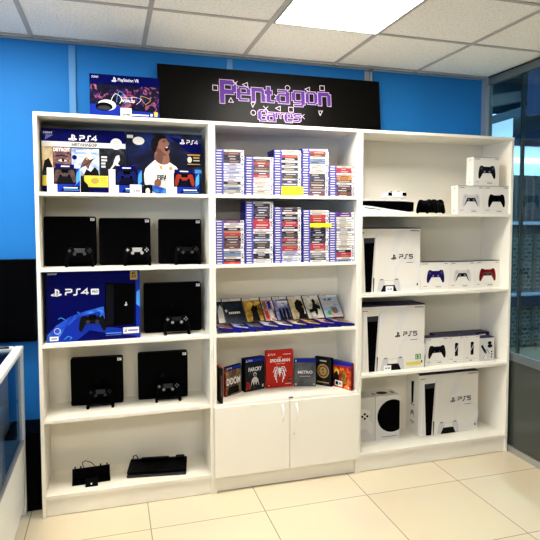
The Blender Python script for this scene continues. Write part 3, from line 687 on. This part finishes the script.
for (x0, top, codes), wh in zip(((.928, 1.566, 'PWWKORNKNDNWBBWKR'), (1.0995, 1.674, 'WKKDDKKRRRRWWDDLDDDWWKKWW'), (1.272, 1.643, 'NKWKGKRRKWKDDRDGRRLLWLL'), (1.4475, 1.627, 'WWRRRKYKKKKKDDRRRWGGDW'.replace('Y', 'K')), (1.614, 1.615, 'PPWWWCWGWWWWWWCWKRRWB')), U):
    stack(x0, .03, LS[1], codes, top, wh, 'lower', .1675)
for x0, z0, w, h, lab in ((1.316, 1.712, .132, .050, 'tall yellow price card at the foot of the middle stack, upper stack shelf'), (1.492, 1.524, .136, .024, 'narrow yellow price card across the fourth stack, lower stack shelf')):
    b = MB(); b.box(0, w, 0, .001, 0, h, 'yellow'); p = Pr(b, (0, 0, 0), (1, 0, 0), (0, 0, 1), w, h); p.rect(.15, .8, .45, .55, 'gold')
    if h > .03: p.rect(.25, .7, .75, .82, 'gold'); p.rect(.05, .95, .30, .33, 'gold')
    tag(b.build('price_card', None, loc=(x0, .0265, z0)), lab, 'price card', 'yellow price cards')

# ------------------------------------------------------------------ middle shelf: cases laid out like shingles and cases leaning behind
Z = LS[2]; A = R(9.5)
arts = ['art_scene', 'art_mixed', 'art_amber', 'art_beige', 'art_pale', 'art_ice', 'art_teal', 'art_violet', 'art_face']
for k in range(9):
    b = MB(); b.box(-.135, 0, 0, .17, 0, .0140, 'blue_case', front='blue_case', top='blue_case')
    p = Pr(b, (-.135, 0, .0140), (1, 0, 0), (0, 1, 0), .135, .17); p.rect(.03, .98, .02, .98, arts[k]); p.rect(.03, .98, .87, .98, 'white_ink'); p.rect(.05, .22, .03, .10, 'paper')  # last white patch paints the glare at the front left corner
    p.poly([(.3, .2), (.4, .6), (.55, .7), (.7, .5), (.75, .2)], 'ink' if k % 2 else 'skin_dark')
    o = b.build('game_case'); o.location = (1.781 - .0885 * k, .022, Z + .0006); o.rotation_euler = (0, A, 0)
    tag(o, f'flat blue-edged game case, {ORD[k]} from the right in the overlapping row', 'game case', 'flat overlapping game cases on the middle shelf')
lean = R(-38); yaw = R(8.2)
covers = [('art_teal', 'dark teal'), ('art_navy', 'dark navy'), ('art_amber', 'golden'), ('art_mixed', 'red and white patterned'), ('art_violet', 'violet blue'), ('art_beige', 'beige black-figured'), ('art_pale', 'pale grey crouching-figure'), ('art_ice', 'icy blue')]
lefts = [.928, 1.010, 1.135, 1.250, 1.328, 1.427, 1.527, 1.640]
for k, ((art, nm), xl) in enumerate(zip(covers, lefts)):
    b = MB(); b.box(0, .135, 0, .0105, 0, .17, 'grey_plastic')
    p = Pr(b, (0, 0, 0), (1, 0, 0), (0, 0, 1), .135, .17)
    p.rect(.03, .975, .02, .88, art); p.rect(.03, .975, .88, .985, 'card_pale'); p.logo(.06, .13, .90, .965, 'ink'); p.word('5', .16, .40, .91, .955, .0018, 'ink')
    if k == 0: p.poly([(.3, .02), (.35, .5), (.5, .75), (.62, .55), (.7, .02)], 'card_grey')
    if k == 1:
        for q in range(6): p.rect(.22 + .09 * q, .29 + .09 * q, .36, .44, 'card_white')
        p.poly([(.05, .5), (.12, .56), (.2, .5), (.1, .42)], 'card_grey')
    if k == 2: p.poly([(.30, .02), (.36, .34), (.32, .5), (.42, .62), (.50, .72), (.57, .62), (.70, .68), (.62, .45), (.68, .02)], 'ink'); p.line([(.62, .45), (.82, .72)], .004, 'ink')
    if k == 3:
        for q in range(8): p.rect(.08 + .22 * (q % 4), .24 + .22 * (q % 4), .1 + .4 * (q // 4), .42 + .4 * (q // 4), ('red_box', 'card_grey', 'ink', 'gold', 'skin', 'blue_mid', 'card_white', 'skin_dark')[q])
    if k == 4:
        for xx in (.25, .42, .60, .78): p.poly([(xx - .09, .02), (xx - .06, .38), (xx - .03, .5), (xx + .03, .5), (xx + .06, .38), (xx + .09, .02)], 'blue_navy')
        p.rect(.2, .8, .72, .80, 'card_white')
    if k == 5: p.poly([(.30, .02), (.40, .25), (.28, .45), (.30, .70), (.48, .84), (.66, .76), (.70, .60), (.62, .52), (.72, .40), (.80, .02)], 'ink'); p.poly([(.66, .2), (.86, .3), (.82, .5), (.7, .4)], 'card_white')
    if k == 6: p.poly([(.15, .35), (.35, .42), (.45, .65), (.42, .78), (.54, .84), (.62, .74), (.58, .62), (.80, .50), (.74, .36), (.62, .42), (.58, .22), (.48, .10), (.44, .3), (.2, .25)], 'ink'); p.line([(.08, .42), (.3, .38)], .006, 'ink')
    if k == 7: p.ell(.62, .30, .16, .14, 'skin'); p.ell(.30, .2, .10, .10, 'green'); p.text('LEGO' if False else '8 8', .2, .6, .74, .82, 'blue_deep', .02)
    o = b.build('game_case'); o.location = (xl + .002, .148, Z + .034); o.rotation_euler = (lean, 0, yaw)
    tag(o, f'{nm} game case leaning back, {ORD[k]} from left behind the overlapping row', 'game case', 'leaning game cases on the middle shelf')

# ------------------------------------------------------------------ collector boxes on the cupboard top
Z = LS[3]
def upright(x, y, rz, w, d, h, body, label, left=None, top=None, group='collector boxes on the cupboard top'):
    b = MB(); b.box(0, w, 0, d, 0, h, body, left=left, top=top)
    return b, Pr(b, (0, 0, 0), (1, 0, 0), (0, 0, 1), w, h), Pr(b, (0, d, 0), (0, -1, 0), (0, 0, 1), d, h), lambda name='game_box': finish(b, name, label, 'game box', (x, y, Z), group, rz)
b, p, pl, done = upright(.9445, .004, R(2), .016, .085, .205, 'art_fire', 'thin dark red case standing edge on at the left end of the cupboard top', left='black_matte')
p.rect(0, 1, .0, 1, 'hair'); p.rect(.2, .8, .2, .8, 'skin_dark'); done('game_case')
b, p, pl, done = upright(.998, .118, R(33), .130, .016, .178, 'black_plastic', 'upright game case with large white capital letters beside the dark red case', left='art_fire')
p.rect(.03, .97, .02, .86, 'art_scene'); p.rect(.03, .97, .88, .98, 'blue_mid'); p.logo(.06, .13, .89, .965, 'white_ink'); p.word('4', .17, .4, .905, .95, .0018, 'white_ink')
p.text('DOOM', .06, .94, .36, .60, 'white_ink', .03); p.poly([(.3, .62), (.4, .82), (.55, .84), (.65, .66)], 'skin_dark'); p.poly([(.1, .05), (.2, .3), (.8, .3), (.9, .05)], 'hair'); done('game_case')
b, p, pl, done = upright(1.128, .176, R(17), .142, .042, .203, 'black_plastic', 'thick black box with a white outlined figure, left of the red box', top='blue_deep', left='black_matte')
p.rect(.02, .98, .02, .86, 'art_dark'); p.rect(.02, .98, .875, .985, 'blue_mid'); p.logo(.05, .13, .89, .97, 'white_ink'); p.word('4', .17, .38, .905, .955, .002, 'white_ink')
p.text('FARCRY', .18, .84, .60, .72, 'white_ink', .02); p.ell(.5, .50, .08, .06, 'card_grey'); p.ell(.5, .49, .05, .04, 'ink')
p.poly([(.28, .12), (.34, .34), (.44, .42), (.56, .42), (.66, .34), (.72, .12), (.62, .28), (.56, .16), (.5, .28), (.44, .16), (.38, .28)], 'card_grey'); p.poly([(.05, .05), (.1, .3), (.25, .25), (.28, .05)], 'art_fire'); p.rect(.86, .93, .08, .16, 'card_white'); done()
b, p, pl, done = upright(1.272, .213, 0, .176, .032, .234, 'red_box', 'bright red box with a white spider emblem in the middle of the cupboard top')
p.logo(.06, .13, .87, .94, 'white_ink'); p.word('4', .16, .34, .88, .92, .0022, 'white_ink'); p.rect(.62, .92, .885, .90, 'pink_white')
p.text("MARVEL", .44, .56, .80, .83, 'white_ink', .01); p.text('SPIDER-MAN', .14, .88, .69, .78, 'white_ink', .03); p.text('COLLECTION', .36, .68, .635, .66, 'white_ink', .01)
p.poly([(.5, .56), (.54, .50), (.55, .42), (.52, .34), (.5, .28), (.48, .34), (.45, .42), (.46, .50)], 'white_ink')
for sx in (-1, 1):
    for pts in ([(.03, .47), (.11, .52), (.16, .46), (.20, .30)], [(.04, .45), (.13, .46), (.17, .36), (.15, .22)], [(.04, .42), (.11, .38), (.13, .26), (.10, .14)], [(.03, .49), (.09, .56), (.17, .55), (.24, .42)]):
        p.line([(.5 + sx * a, c) for a, c in pts], .0042, 'white_ink')
p.ell(.10, .07, .02, m='white_ink'); p.rect(.82, .93, .17, .25, 'ink'); p.rect(.70, .93, .085, .10, 'white_ink'); p.rect(.83, .93, .20, .215, 'card_grey'); done()
b, p, pl, done = upright(1.4515, .205, R(-15), .139, .022, .176, 'black_plastic', 'grey steel box with a pale title, right of the red box', top='blue_mid')
p.rect(.01, .99, .01, .87, 'art_steel'); p.rect(.01, .99, .88, .99, 'blue_mid'); p.logo(.05, .12, .895, .975, 'white_ink'); p.text('METRO', .18, .84, .46, .57, 'white_ink', .02); p.rect(.25, .75, .36, .375, 'card_grey'); p.rect(.05, .12, .05, .12, 'card_grey'); p.rect(.88, .95, .05, .10, 'card_grey'); done()
b, p, pl, done = upright(1.594, .212, R(-48), .118, .026, .180, 'black_plastic', 'black box with a round golden emblem, third from the right of the cupboard top'.replace('third', 'second'), top='black_matte')
p.rect(.03, .97, .02, .98, 'art_dark'); p.ell(.5, .52, .36, .25, 'gold'); p.ell(.5, .52, .29, .20, 'skin_dark'); p.ell(.5, .52, .22, .15, 'gold'); p.ell(.5, .52, .12, .09, 'art_scene'); p.rect(.3, .7, .86, .90, 'card_grey'); p.rect(.15, .85, .10, .14, 'gold'); done()
b, p, pl, done = upright(1.684, .164, R(-64), .168, .022, .168, 'red_ctl', 'red and orange box with a dark figure at the right end of the cupboard top', top='blue_mid')
p.rect(.01, .99, .01, .80, 'art_fire'); p.rect(.01, .99, .81, .99, 'blue_mid'); p.line([(.1, .8), (.98, .86)], .006, 'red_box'); p.poly([(.50, .2), (.56, .5), (.62, .64), (.72, .68), (.78, .56), (.74, .40), (.80, .2)], 'art_amber'); p.ell(.30, .55, .12, .12, 'yellow_soft'); p.poly([(.12, .2), (.18, .5), (.3, .62), (.38, .5), (.44, .2)], 'hair'); p.rect(.22, .58, .06, .26, 'card_white'); p.rect(.25, .38, .09, .22, 'ink'); p.rect(.42, .54, .12, .2, 'ink_grey'); p.ell(.88, .08, .04, m='card_white'); done()

# ------------------------------------------------------------------ right bookcase
Z = RS[0]
t = thing('game_console', 'white and black console lying flat on the top right shelf', 'game console', (1.828, .035, Z))
def curve_plate(z0, pts, m_):
    return MB().prism(pts, 0, .235, m_)
MB().prism([(0, .003), (.0, .050), (.06, .046), (.20, .026), (.33, .010), (.375, .003), (.345, .0015), (.03, .0015)], 0, .24, 'white_plastic').build('lower_plate', t, .002)
MB().prism([(.004, .051), (.06, .0475), (.20, .0275), (.34, .012), (.362, .016), (.364, .072), (.30, .077), (.004, .077)], .006, .235, 'black_gloss').build('core', t, .002)
MB().prism([(0, .079), (.25, .079), (.345, .080), (.395, .087), (.385, .0885), (.30, .0855), (0, .0855)], 0, .24, 'white_plastic').build('upper_plate', t, .001)
MB().prism([(.022, .0335), (.125, .0235), (.125, .0275), (.022, .0385)], -.0012, .001, 'black_gloss').build('disc_slot', t)
MB().prism([(.29, .030), (.355, .032), (.355, .068), (.29, .070)], .003, .007, 'black_plastic').build('vent', t)
t = controller(2.092, .115, Z + .105, 'white controller lying on top of the flat white and black console', 0, R(-72), 'white_plastic', 'white_plastic', None, DS5O, 'black_plastic', 'black_plastic', scale=.9)
t.rotation_euler = (R(-78), 0, R(180 - 6)); t.location = (2.104, .170, Z + .0895 + .016)
for sx in (-1, 1): MB().prism([(sx * .036, .094), (sx * .066, .092), (sx * .068, .108), (sx * .040, .110)], -.010, .014, 'black_plastic').build('trigger', t, .002)
controller(2.305, .075, Z + .0012, 'front black controller of the pair standing on its grips beside the flat console', R(-58), R(-6), pad='black_gloss', group='black controllers on the top right shelf', light='black_gloss', scale=.90)
controller(2.392, .110, Z + .0012, 'rear black controller of the pair, nearer to the stacked white boxes', R(8), R(-8), pad='black_gloss', group='black controllers on the top right shelf', light='black_gloss', scale=.93)

def sense_box(x0, x1, y0, z0, z1, body, centre, label, top='card_pale', det='ink_grey', d=.075, group='white controller boxes'):
    b, p, pl, pt = carton(x0, x1, y0, y0 + d, z0, z1, 'card_white', top=top)
    draw_controller(p, .52, .53, .132, body, centre, det)
    p.logo(.05, .085, .905, .95, 'ink'); p.rect(.10, .24, .92, .94, 'ink_grey'); p.rect(.82, .95, .92, .94, 'ink_grey'); p.rect(.08, .22, .13, .145, 'ink_grey'); p.rect(.40, .72, .15, .165, 'card_grey'); p.rect(.52, .72, .09, .115, 'ink_grey')
    if top == 'blue_top': p.rect(0, 1, .985, 1, 'blue_top')
    else: p.rect(0, 1, .985, 1, 'ink_grey')
    pl.logo(.35, .6, .90, .94, 'ink'); pl.rect(.4, .6, .1, .13, 'ink_grey')
    return finish(b, 'controller_box', label, 'box', (x0, y0, z0), group)
sense_box(2.497, 2.690, .02, Z, Z + .183, 'card_grey', 'ink', 'white box with a white controller picture, lower left on the top right shelf')
sense_box(2.6915, 2.886, .02, Z, Z + .183, 'black_plastic', 'black_plastic', 'white box with an all black controller picture, lower right on the top right shelf', det='ink')
sense_box(2.609, 2.807, .018, Z + .1835, Z + .1835 + .185, 'ink', 'navy_ctl', 'white box with a black and navy controller picture, stacked on two white boxes')
Z = RS[1]
def ps5(x0, x1, y0, d, z, h, label, extra=False, rz=0, side=False):
    b, p, pl, pt = carton(x0, x1, y0, y0 + d, z, z + h, 'card_white', top='blue_top')
    for pts in ([(.30, .95), (.42, .95), (.34, .70), (.26, .70)], [(.62, .95), (.75, .95), (.62, .62), (.50, .62)]): p.poly(pts, 'card_faint')
    p.ring(.80, .28, .09, .022, 'card_faint')
    p.poly([(.055, .0), (.10, .85), (.065, .92), (.05, .86), (.03, .0)], 'white_plastic'); p.poly([(.19, .0), (.265, .85), (.30, .92), (.285, .80), (.245, .0)], 'card_grey')
    p.poly([(.125, .0), (.092, .84), (.265, .845), (.215, .0)], 'black_plastic'); p.poly([(.105, .76), (.25, .765), (.258, .84), (.10, .835)], 'grey_plastic')
    p.poly([(.245, .0), (.245, .22), (.265, .22), (.262, .0)], 'ink'); p.poly([(.255, .0), (.29, .84), (.30, .92), (.31, .84), (.275, .0)], 'card_white')
    p.rect(0, 1, .985, 1, 'blue_top')
    p.logo(.525, .612, .50, .585, 'ink'); p.word('5', .65, .885, .515, .575, .0055, 'ink'); p.rect(.77, .88, .445, .455, 'ink_grey')
    p.rect(.83, .95, .945, .96, 'ink_grey'); p.logo(.95, .975, .94, .965, 'ink'); p.rect(.02, .10, .92, .93, 'ink_grey')
    k = .165 / .168
    cx, cz = .495, .10
    p.poly([(cx + a * k / p.w, max(cz + c * k / p.h, 0)) for a, c in DS5O], 'card_grey'); p.poly([(cx - .04 * k / p.w, cz), (cx + .04 * k / p.w, cz), (cx + .06 * k / p.w, 0), (cx - .06 * k / p.w, 0)], 'ink')
    for sx in (-1, 1): p.poly([(cx + sx * .04 * k / p.w, cz + .04 * k / p.h), (cx + sx * .062 * k / p.w, cz + .043 * k / p.h), (cx + sx * .066 * k / p.w, cz + .033 * k / p.h), (cx + sx * .042 * k / p.w, cz + .034 * k / p.h)], 'ink_grey')
    p.poly([(cx - .034 * k / p.w, cz + .03 * k / p.h), (cx + .034 * k / p.w, cz + .03 * k / p.h), (cx + .03 * k / p.w, cz + .004), (cx - .03 * k / p.w, cz + .004)], 'card_white')
    p.rect(.945, .965, .08, .12, 'ink')
    if extra: p.rect(.85, .94, .14, .22, 'green'); p.text('12', .86, .93, .15, .21, 'card_white', .02); p.rect(.70, .94, .055, .10, 'yellow_soft')
    if side:
        pl.poly([(.42, .48), (.40, .84), (.62, .86), (.56, .50)], 'black_plastic'); pl.poly([(.56, .50), (.62, .86), (.66, .88), (.62, .50)], 'card_grey'); pl.rect(.36, .66, .46, .48, 'ink_grey')
        pl.poly([(.36, .26), (.38, .36), (.5, .38), (.62, .37), (.66, .27), (.58, .32), (.44, .31)], 'ink_grey'); pl.rect(.32, .68, .18, .20, 'ink_grey'); pl.rect(.38, .6, .15, .16, 'ink_grey')
    return finish(b, 'console_box', label, 'box', (x0, y0, z), 'large white console boxes', rz), p
ps5(1.8345, 2.276, .10, .17, Z, .407, 'large white console box on the second right shelf, left of three controller boxes')
b_ = bpy.data.objects
def tagcard(x, y, z, lab):
    b = MB(); b.box(0, .052, 0, .0015, 0, .034, 'paper'); p = Pr(b, (0, 0, 0), (1, 0, 0), (0, 0, 1), .052, .034); p.rect(.2, .45, .35, .6, 'ink_grey'); p.rect(.55, .85, .35, .6, 'ink_grey')
    tag(b.build('price_tag', None, loc=(x, y, z)), lab, 'price tag', 'white price tags')
tagcard(2.030, .094, Z, 'white price tag before the console box on the second right shelf')
sense_box(2.282, 2.490, .095, Z, Z + .184, 'indigo_ctl', 'indigo_ctl', 'white box with an indigo controller picture, second right shelf', 'blue_top')
sense_box(2.4915, 2.688, .095, Z, Z + .182, 'card_grey', 'ink', 'white box with a white and black controller picture, between the indigo and red ones', 'blue_top')
sense_box(2.6895, 2.885, .095, Z, Z + .184, 'red_ctl', 'skin_dark', 'white box with a dark red controller picture, second right shelf', 'blue_top', 'hair')
Z = RS[2]
ps5(1.842, 2.293, .06, .17, Z, .418, 'large white console box with a yellow strip, on the third right shelf', True)
tagcard(2.0, .054, Z, 'white price tag before the console box on the third right shelf')
sense_box(2.312, 2.482, .08, Z, Z + .187, 'ink', 'black_plastic', 'white box with a black controller picture, third right shelf next to the console box', 'blue_top', det='grey_plastic')
for x0, x1, lab in ((2.4845, 2.606, 'white box with a slim black remote picture, next to the black controller box'), (2.6075, 2.727, 'white box with a slim black remote picture, right one of the two')):
    b, p, pl, pt = carton(x0, x1, .08, .155, Z, Z + .185, 'card_white', top='blue_top')
    p.poly([(.43, .28), (.42, .72), (.46, .76), (.60, .76), (.63, .72), (.62, .28)], 'ink'); p.rect(.47, .58, .62, .66, 'grey_plastic'); p.ell(.525, .5, .05, m='grey_plastic', n=12)
    p.rect(.08, .2, .92, .935, 'ink_grey'); p.rect(.75, .92, .92, .935, 'ink_grey'); p.rect(.1, .3, .17, .185, 'ink_grey'); p.rect(.4, .8, .13, .145, 'card_grey'); p.rect(.35, .55, .07, .095, 'ink_grey'); p.line([(.2, .2), (.8, .85)], .004, 'card_pale'); p.rect(0, 1, .985, 1, 'blue_top')
    finish(b, 'remote_box', lab, 'box', (x0, .08, Z), 'white remote boxes')
b, p, pl, pt = carton(2.7305, 2.848, .085, .15, Z, Z + .163, 'card_grey', top='blue_top')
p.rect(0, 1, 0, 1, 'card_grey'); p.ell(.70, .75, .14, .07, 'ink'); p.ell(.72, .62, .17, .08, 'ink'); p.poly([(.10, .62), (.20, .70), (.52, .36), (.42, .28)], 'ink'); p.poly([(.3, .3), (.42, .34), (.5, .1), (.36, .08)], 'card_white'); p.line([(.3, .1), (.5, .5), (.7, .3)], .004, 'ink_grey')
for v in (.38, .27, .15): p.ell(.85, v, .05, m='ink', n=12)
p.rect(0, 1, .97, 1, 'blue_top')
finish(b, 'accessory_box', 'small grey box with black shapes at the right end of the third right shelf', 'box', (2.7305, .085, Z))
b, p, pl, pt = carton(2.46, 2.875, .175, .27, Z, Z + .178, 'blue_top', top='blue_top'); p.rect(.70, .93, .86, .93, 'card_pale')
finish(b, 'blue_carton', 'low dark blue box behind the remote boxes on the third right shelf', 'box', (2.46, .175, Z))
Z = RS[3]
b, p, pl, pt = carton(1.86, 2.178, .165, .295, Z, Z + .293, 'card_pale', top='card_pale')
p.rect(0, .44, 0, 1, 'card_grey'); p.line([(.44, 0), (.44, 1)], .003, 'ink_grey'); p.ell(.83, .53, .345, .374, 'black_plastic', 40); p.rect(.58, .94, .055, .07, 'ink_grey'); p.rect(.0, .01, .0, .01, 'card_pale')
for dx, dy in ((0, .05), (0, -.05), (.055, 0), (-.055, 0)): p.ell(.20 + dx, .56 + dy, .026, m='ink', n=14)
p.poly(spline([(.10, .30), (.22, .30), (.32, .18), (.38, .22), (.36, .40), (.30, .52), (.32, .68), (.20, .74), (.06, .72)], 4), 'card_pale'); 
for dx, dy in ((0, .05), (0, -.05), (.055, 0), (-.055, 0)): p.ell(.20 + dx, .58 + dy, .026, m='ink', n=14)
pt.ell(.68, .5, .12, .22, 'ink'); pt.rect(.45, .5, .3, .6, 'ink_grey'); pt.rect(.88, .95, .3, .6, 'ink_grey')
pp = Pr(b, (0, 0, 0), (1, 0, 0), (0, 0, 1), .318, .293)
finish(b, 'console_box', 'pale console box with a large black circle on the bottom right shelf', 'box', (1.86, .165, Z))
ps5(2.305, 2.766, .140, .162, Z, .420, 'large white console box on the bottom right shelf beside the black circle box', side=True)

# ------------------------------------------------------------------ left edge: television, counter, black cabinet
t = thing('television', 'black flat television on the blue wall left of the bookcases', 'television', (-.79, .30, .885))
MB().box(0, .75, .012, .045, 0, .462, 'black_plastic').build('back_shell', t, .004)
MB().box(0, .75, 0, .012, 0, .462, 'black_gloss').build('bezel', t, .002)
MB().box(.012, .738, -.0012, .0, .018, .45, 'screen').build('screen', t)
MB().box(.25, .5, .045, .06, .12, .34, 'alu_dark').build('wall_mount', t)
t = thing('speaker_cabinet', 'black floor standing cabinet between the white counter and the left bookcase', 'cabinet', (-.36, .105, 0))
MB().prism([(0, .0), (.352, .0), (.352, .415), (.348, .425), (.338, .43), (.014, .43), (.004, .425), (0, .415)], 0, .22, 'black_matte').build('cabinet_body', t, .003)
MB().box(.012, .34, -.006, 0, .02, .41, 'black_plastic').build('front_grille', t, .002)
t = thing('display_counter', 'white framed glass display counter at the left edge', 'counter', (-.10, .09, 0))
L = -2.2
for xx in (-.55, -.022): MB().box(xx, xx + .036, -.016, .02, 0, .875, 'counter_white').build('post', t, .003)
for xx in (-.55, -.022): MB().box(xx, xx + .036, L, L + .036, 0, .875, 'counter_white').build('post', t, .003)
MB().box(-.028, .016, L, .02, .875, .903, 'counter_white').build('top_rail', t, .006)
MB().box(-.55, -.51, L, .02, .875, .903, 'counter_white').build('top_rail', t, .006)
MB().box(-.51, -.028, -.02, .02, .875, .903, 'counter_white').build('top_rail', t, .006)
MB().box(-.004, .002, L + .036, -.016, .405, .875, 'glass_counter').build('glass_pane', t)
MB().box(-.514, -.022, .000, .006, .405, .875, 'glass_counter').build('glass_pane', t)
MB().box(-.51, -.028, L, -.02, .885, .891, 'glass_counter').build('glass_top', t)
MB().box(-.014, .010, L + .036, -.016, .07, .395, 'counter_white').build('base_panel', t, .002)
MB().box(-.016, .012, L + .036, -.016, .395, .405, 'alu').build('sill_strip', t)
MB().box(-.514, -.022, -.012, .006, .04, .405, 'counter_white').build('end_panel', t)
MB().box(-.514, -.014, L + .036, -.016, .39, .405, 'counter_white').build('base_board', t)
MB().box(-.514, -.008, L + .036, -.016, .62, .626, 'glass_counter').build('glass_shelf', t)
for i, (xx, yy, m_, lab) in enumerate(((-.20, -.12, 'art_steel', 'grey packet'), (-.19, -.24, 'art_ice', 'pale blue packet'), (-.20, -.36, 'art_mixed', 'red and white packet'), (-.19, -.48, 'art_violet', 'violet packet'))):
    b = MB().box(-.06, .06, -.045, .045, 0, .05, m_); p = Pr(b, (-.06, -.045, 0), (1, 0, 0), (0, 0, 1), .12, .05); p.rect(.1, .6, .3, .7, 'card_white'); p = Pr(b, (.06, -.045, 0), (0, 1, 0), (0, 0, 1), .09, .05); p.rect(.1, .9, .3, .7, 'card_grey')
    o = b.build('accessory_packet', None, .002); o.location = (xx, yy, .6265); tag(o, f'{lab} on the glass shelf of the counter, {ORD[i]} from the far end', 'packet', 'packets inside the display counter')
t = thing('monitor_foot', 'black curved foot standing on the end of the glass counter', 'stand', (-.30, .0, .9035))
MB().tube([(-.10, -.02, .006), (0, .0, .010), (.10, .03, .008), (.155, .05, .004)], .0055, 'black_plastic').build('arm', t)
MB().box(-.13, -.07, -.05, .02, -.0125, .004, 'black_plastic').build('pad', t, .002)

# ------------------------------------------------------------------ ceiling lamps and light
def lamp(x, y, label):
    t = thing('ceiling_light', label, 'ceiling light', (x, y, HC - .006), 0, 'square ceiling light panels')
    MB().box(.018, .582, -.582, -.018, 0, .004, 'lamp').build('diffuser', t)
    f = MB()
    for a in ((.012, .588, -.588, -.582 + .004), (.012, .588, -.022, -.012), (.012, .02, -.578, -.022), (.58, .588, -.578, -.022)): f.box(a[0], a[1], a[2], a[3], -.002, .006, 'ceiling_bar')
    f.build('frame', t)
lamp(1.165, -.283, 'bright square ceiling light panel above the middle bookcase')
lamp(-.635, -.283, 'square ceiling light panel to the left, above the glass counter')
lamp(1.165, -3.283, 'square ceiling light panel behind the viewer on the right')
lamp(-.635, -3.283, 'square ceiling light panel behind the viewer on the left')
wd = bpy.data.worlds.new('world'); SC.world = wd; wd.use_nodes = True
wd.node_tree.nodes['Background'].inputs[0].default_value = (.75, .85, 1, 1); wd.node_tree.nodes['Background'].inputs[1].default_value = .35
t = thing('corridor_fill', 'added unseen tube light brightening the corridor beyond the glass', 'ceiling light', (4.3, .6, 3.40))  # out-of-view tube added to light the shutter and corridor
MB().box(-.06, .06, -1.2, 1.2, 0, .03, 'corr_fill').build('tube', t); MB().box(-.08, .08, -1.22, 1.22, .03, .05, 'alu').build('housing', t)

# ------------------------------------------------------------------ camera
cam = bpy.data.cameras.new('camera'); co = bpy.data.objects.new('camera', cam); C.objects.link(co); SC.camera = co
yaw_, pit, rol, foc = .3039, -.0577, .0008, 562.2
Fw = Vector((math.sin(yaw_) * math.cos(pit), math.cos(yaw_) * math.cos(pit), math.sin(pit)))
Rt = Vector((math.cos(yaw_), -math.sin(yaw_), 0)); Up = Rt.cross(Fw)
R2 = math.cos(rol) * Rt + math.sin(rol) * Up; U2 = -math.sin(rol) * Rt + math.cos(rol) * Up
M = Matrix((R2, U2, -Fw)).transposed().to_4x4(); M.translation = (.3653, -3.1122, 1.5585)
co.matrix_world = M
cam.sensor_width = 36; cam.lens = foc / 540 * 36; cam.shift_x = -17.09 / 540; cam.shift_y = -16.12 / 540; cam.clip_start = .05
SC.view_settings.view_transform = 'Standard'; SC.view_settings.look = 'None'; SC.view_settings.exposure = 1.8; SC.view_settings.gamma = 1
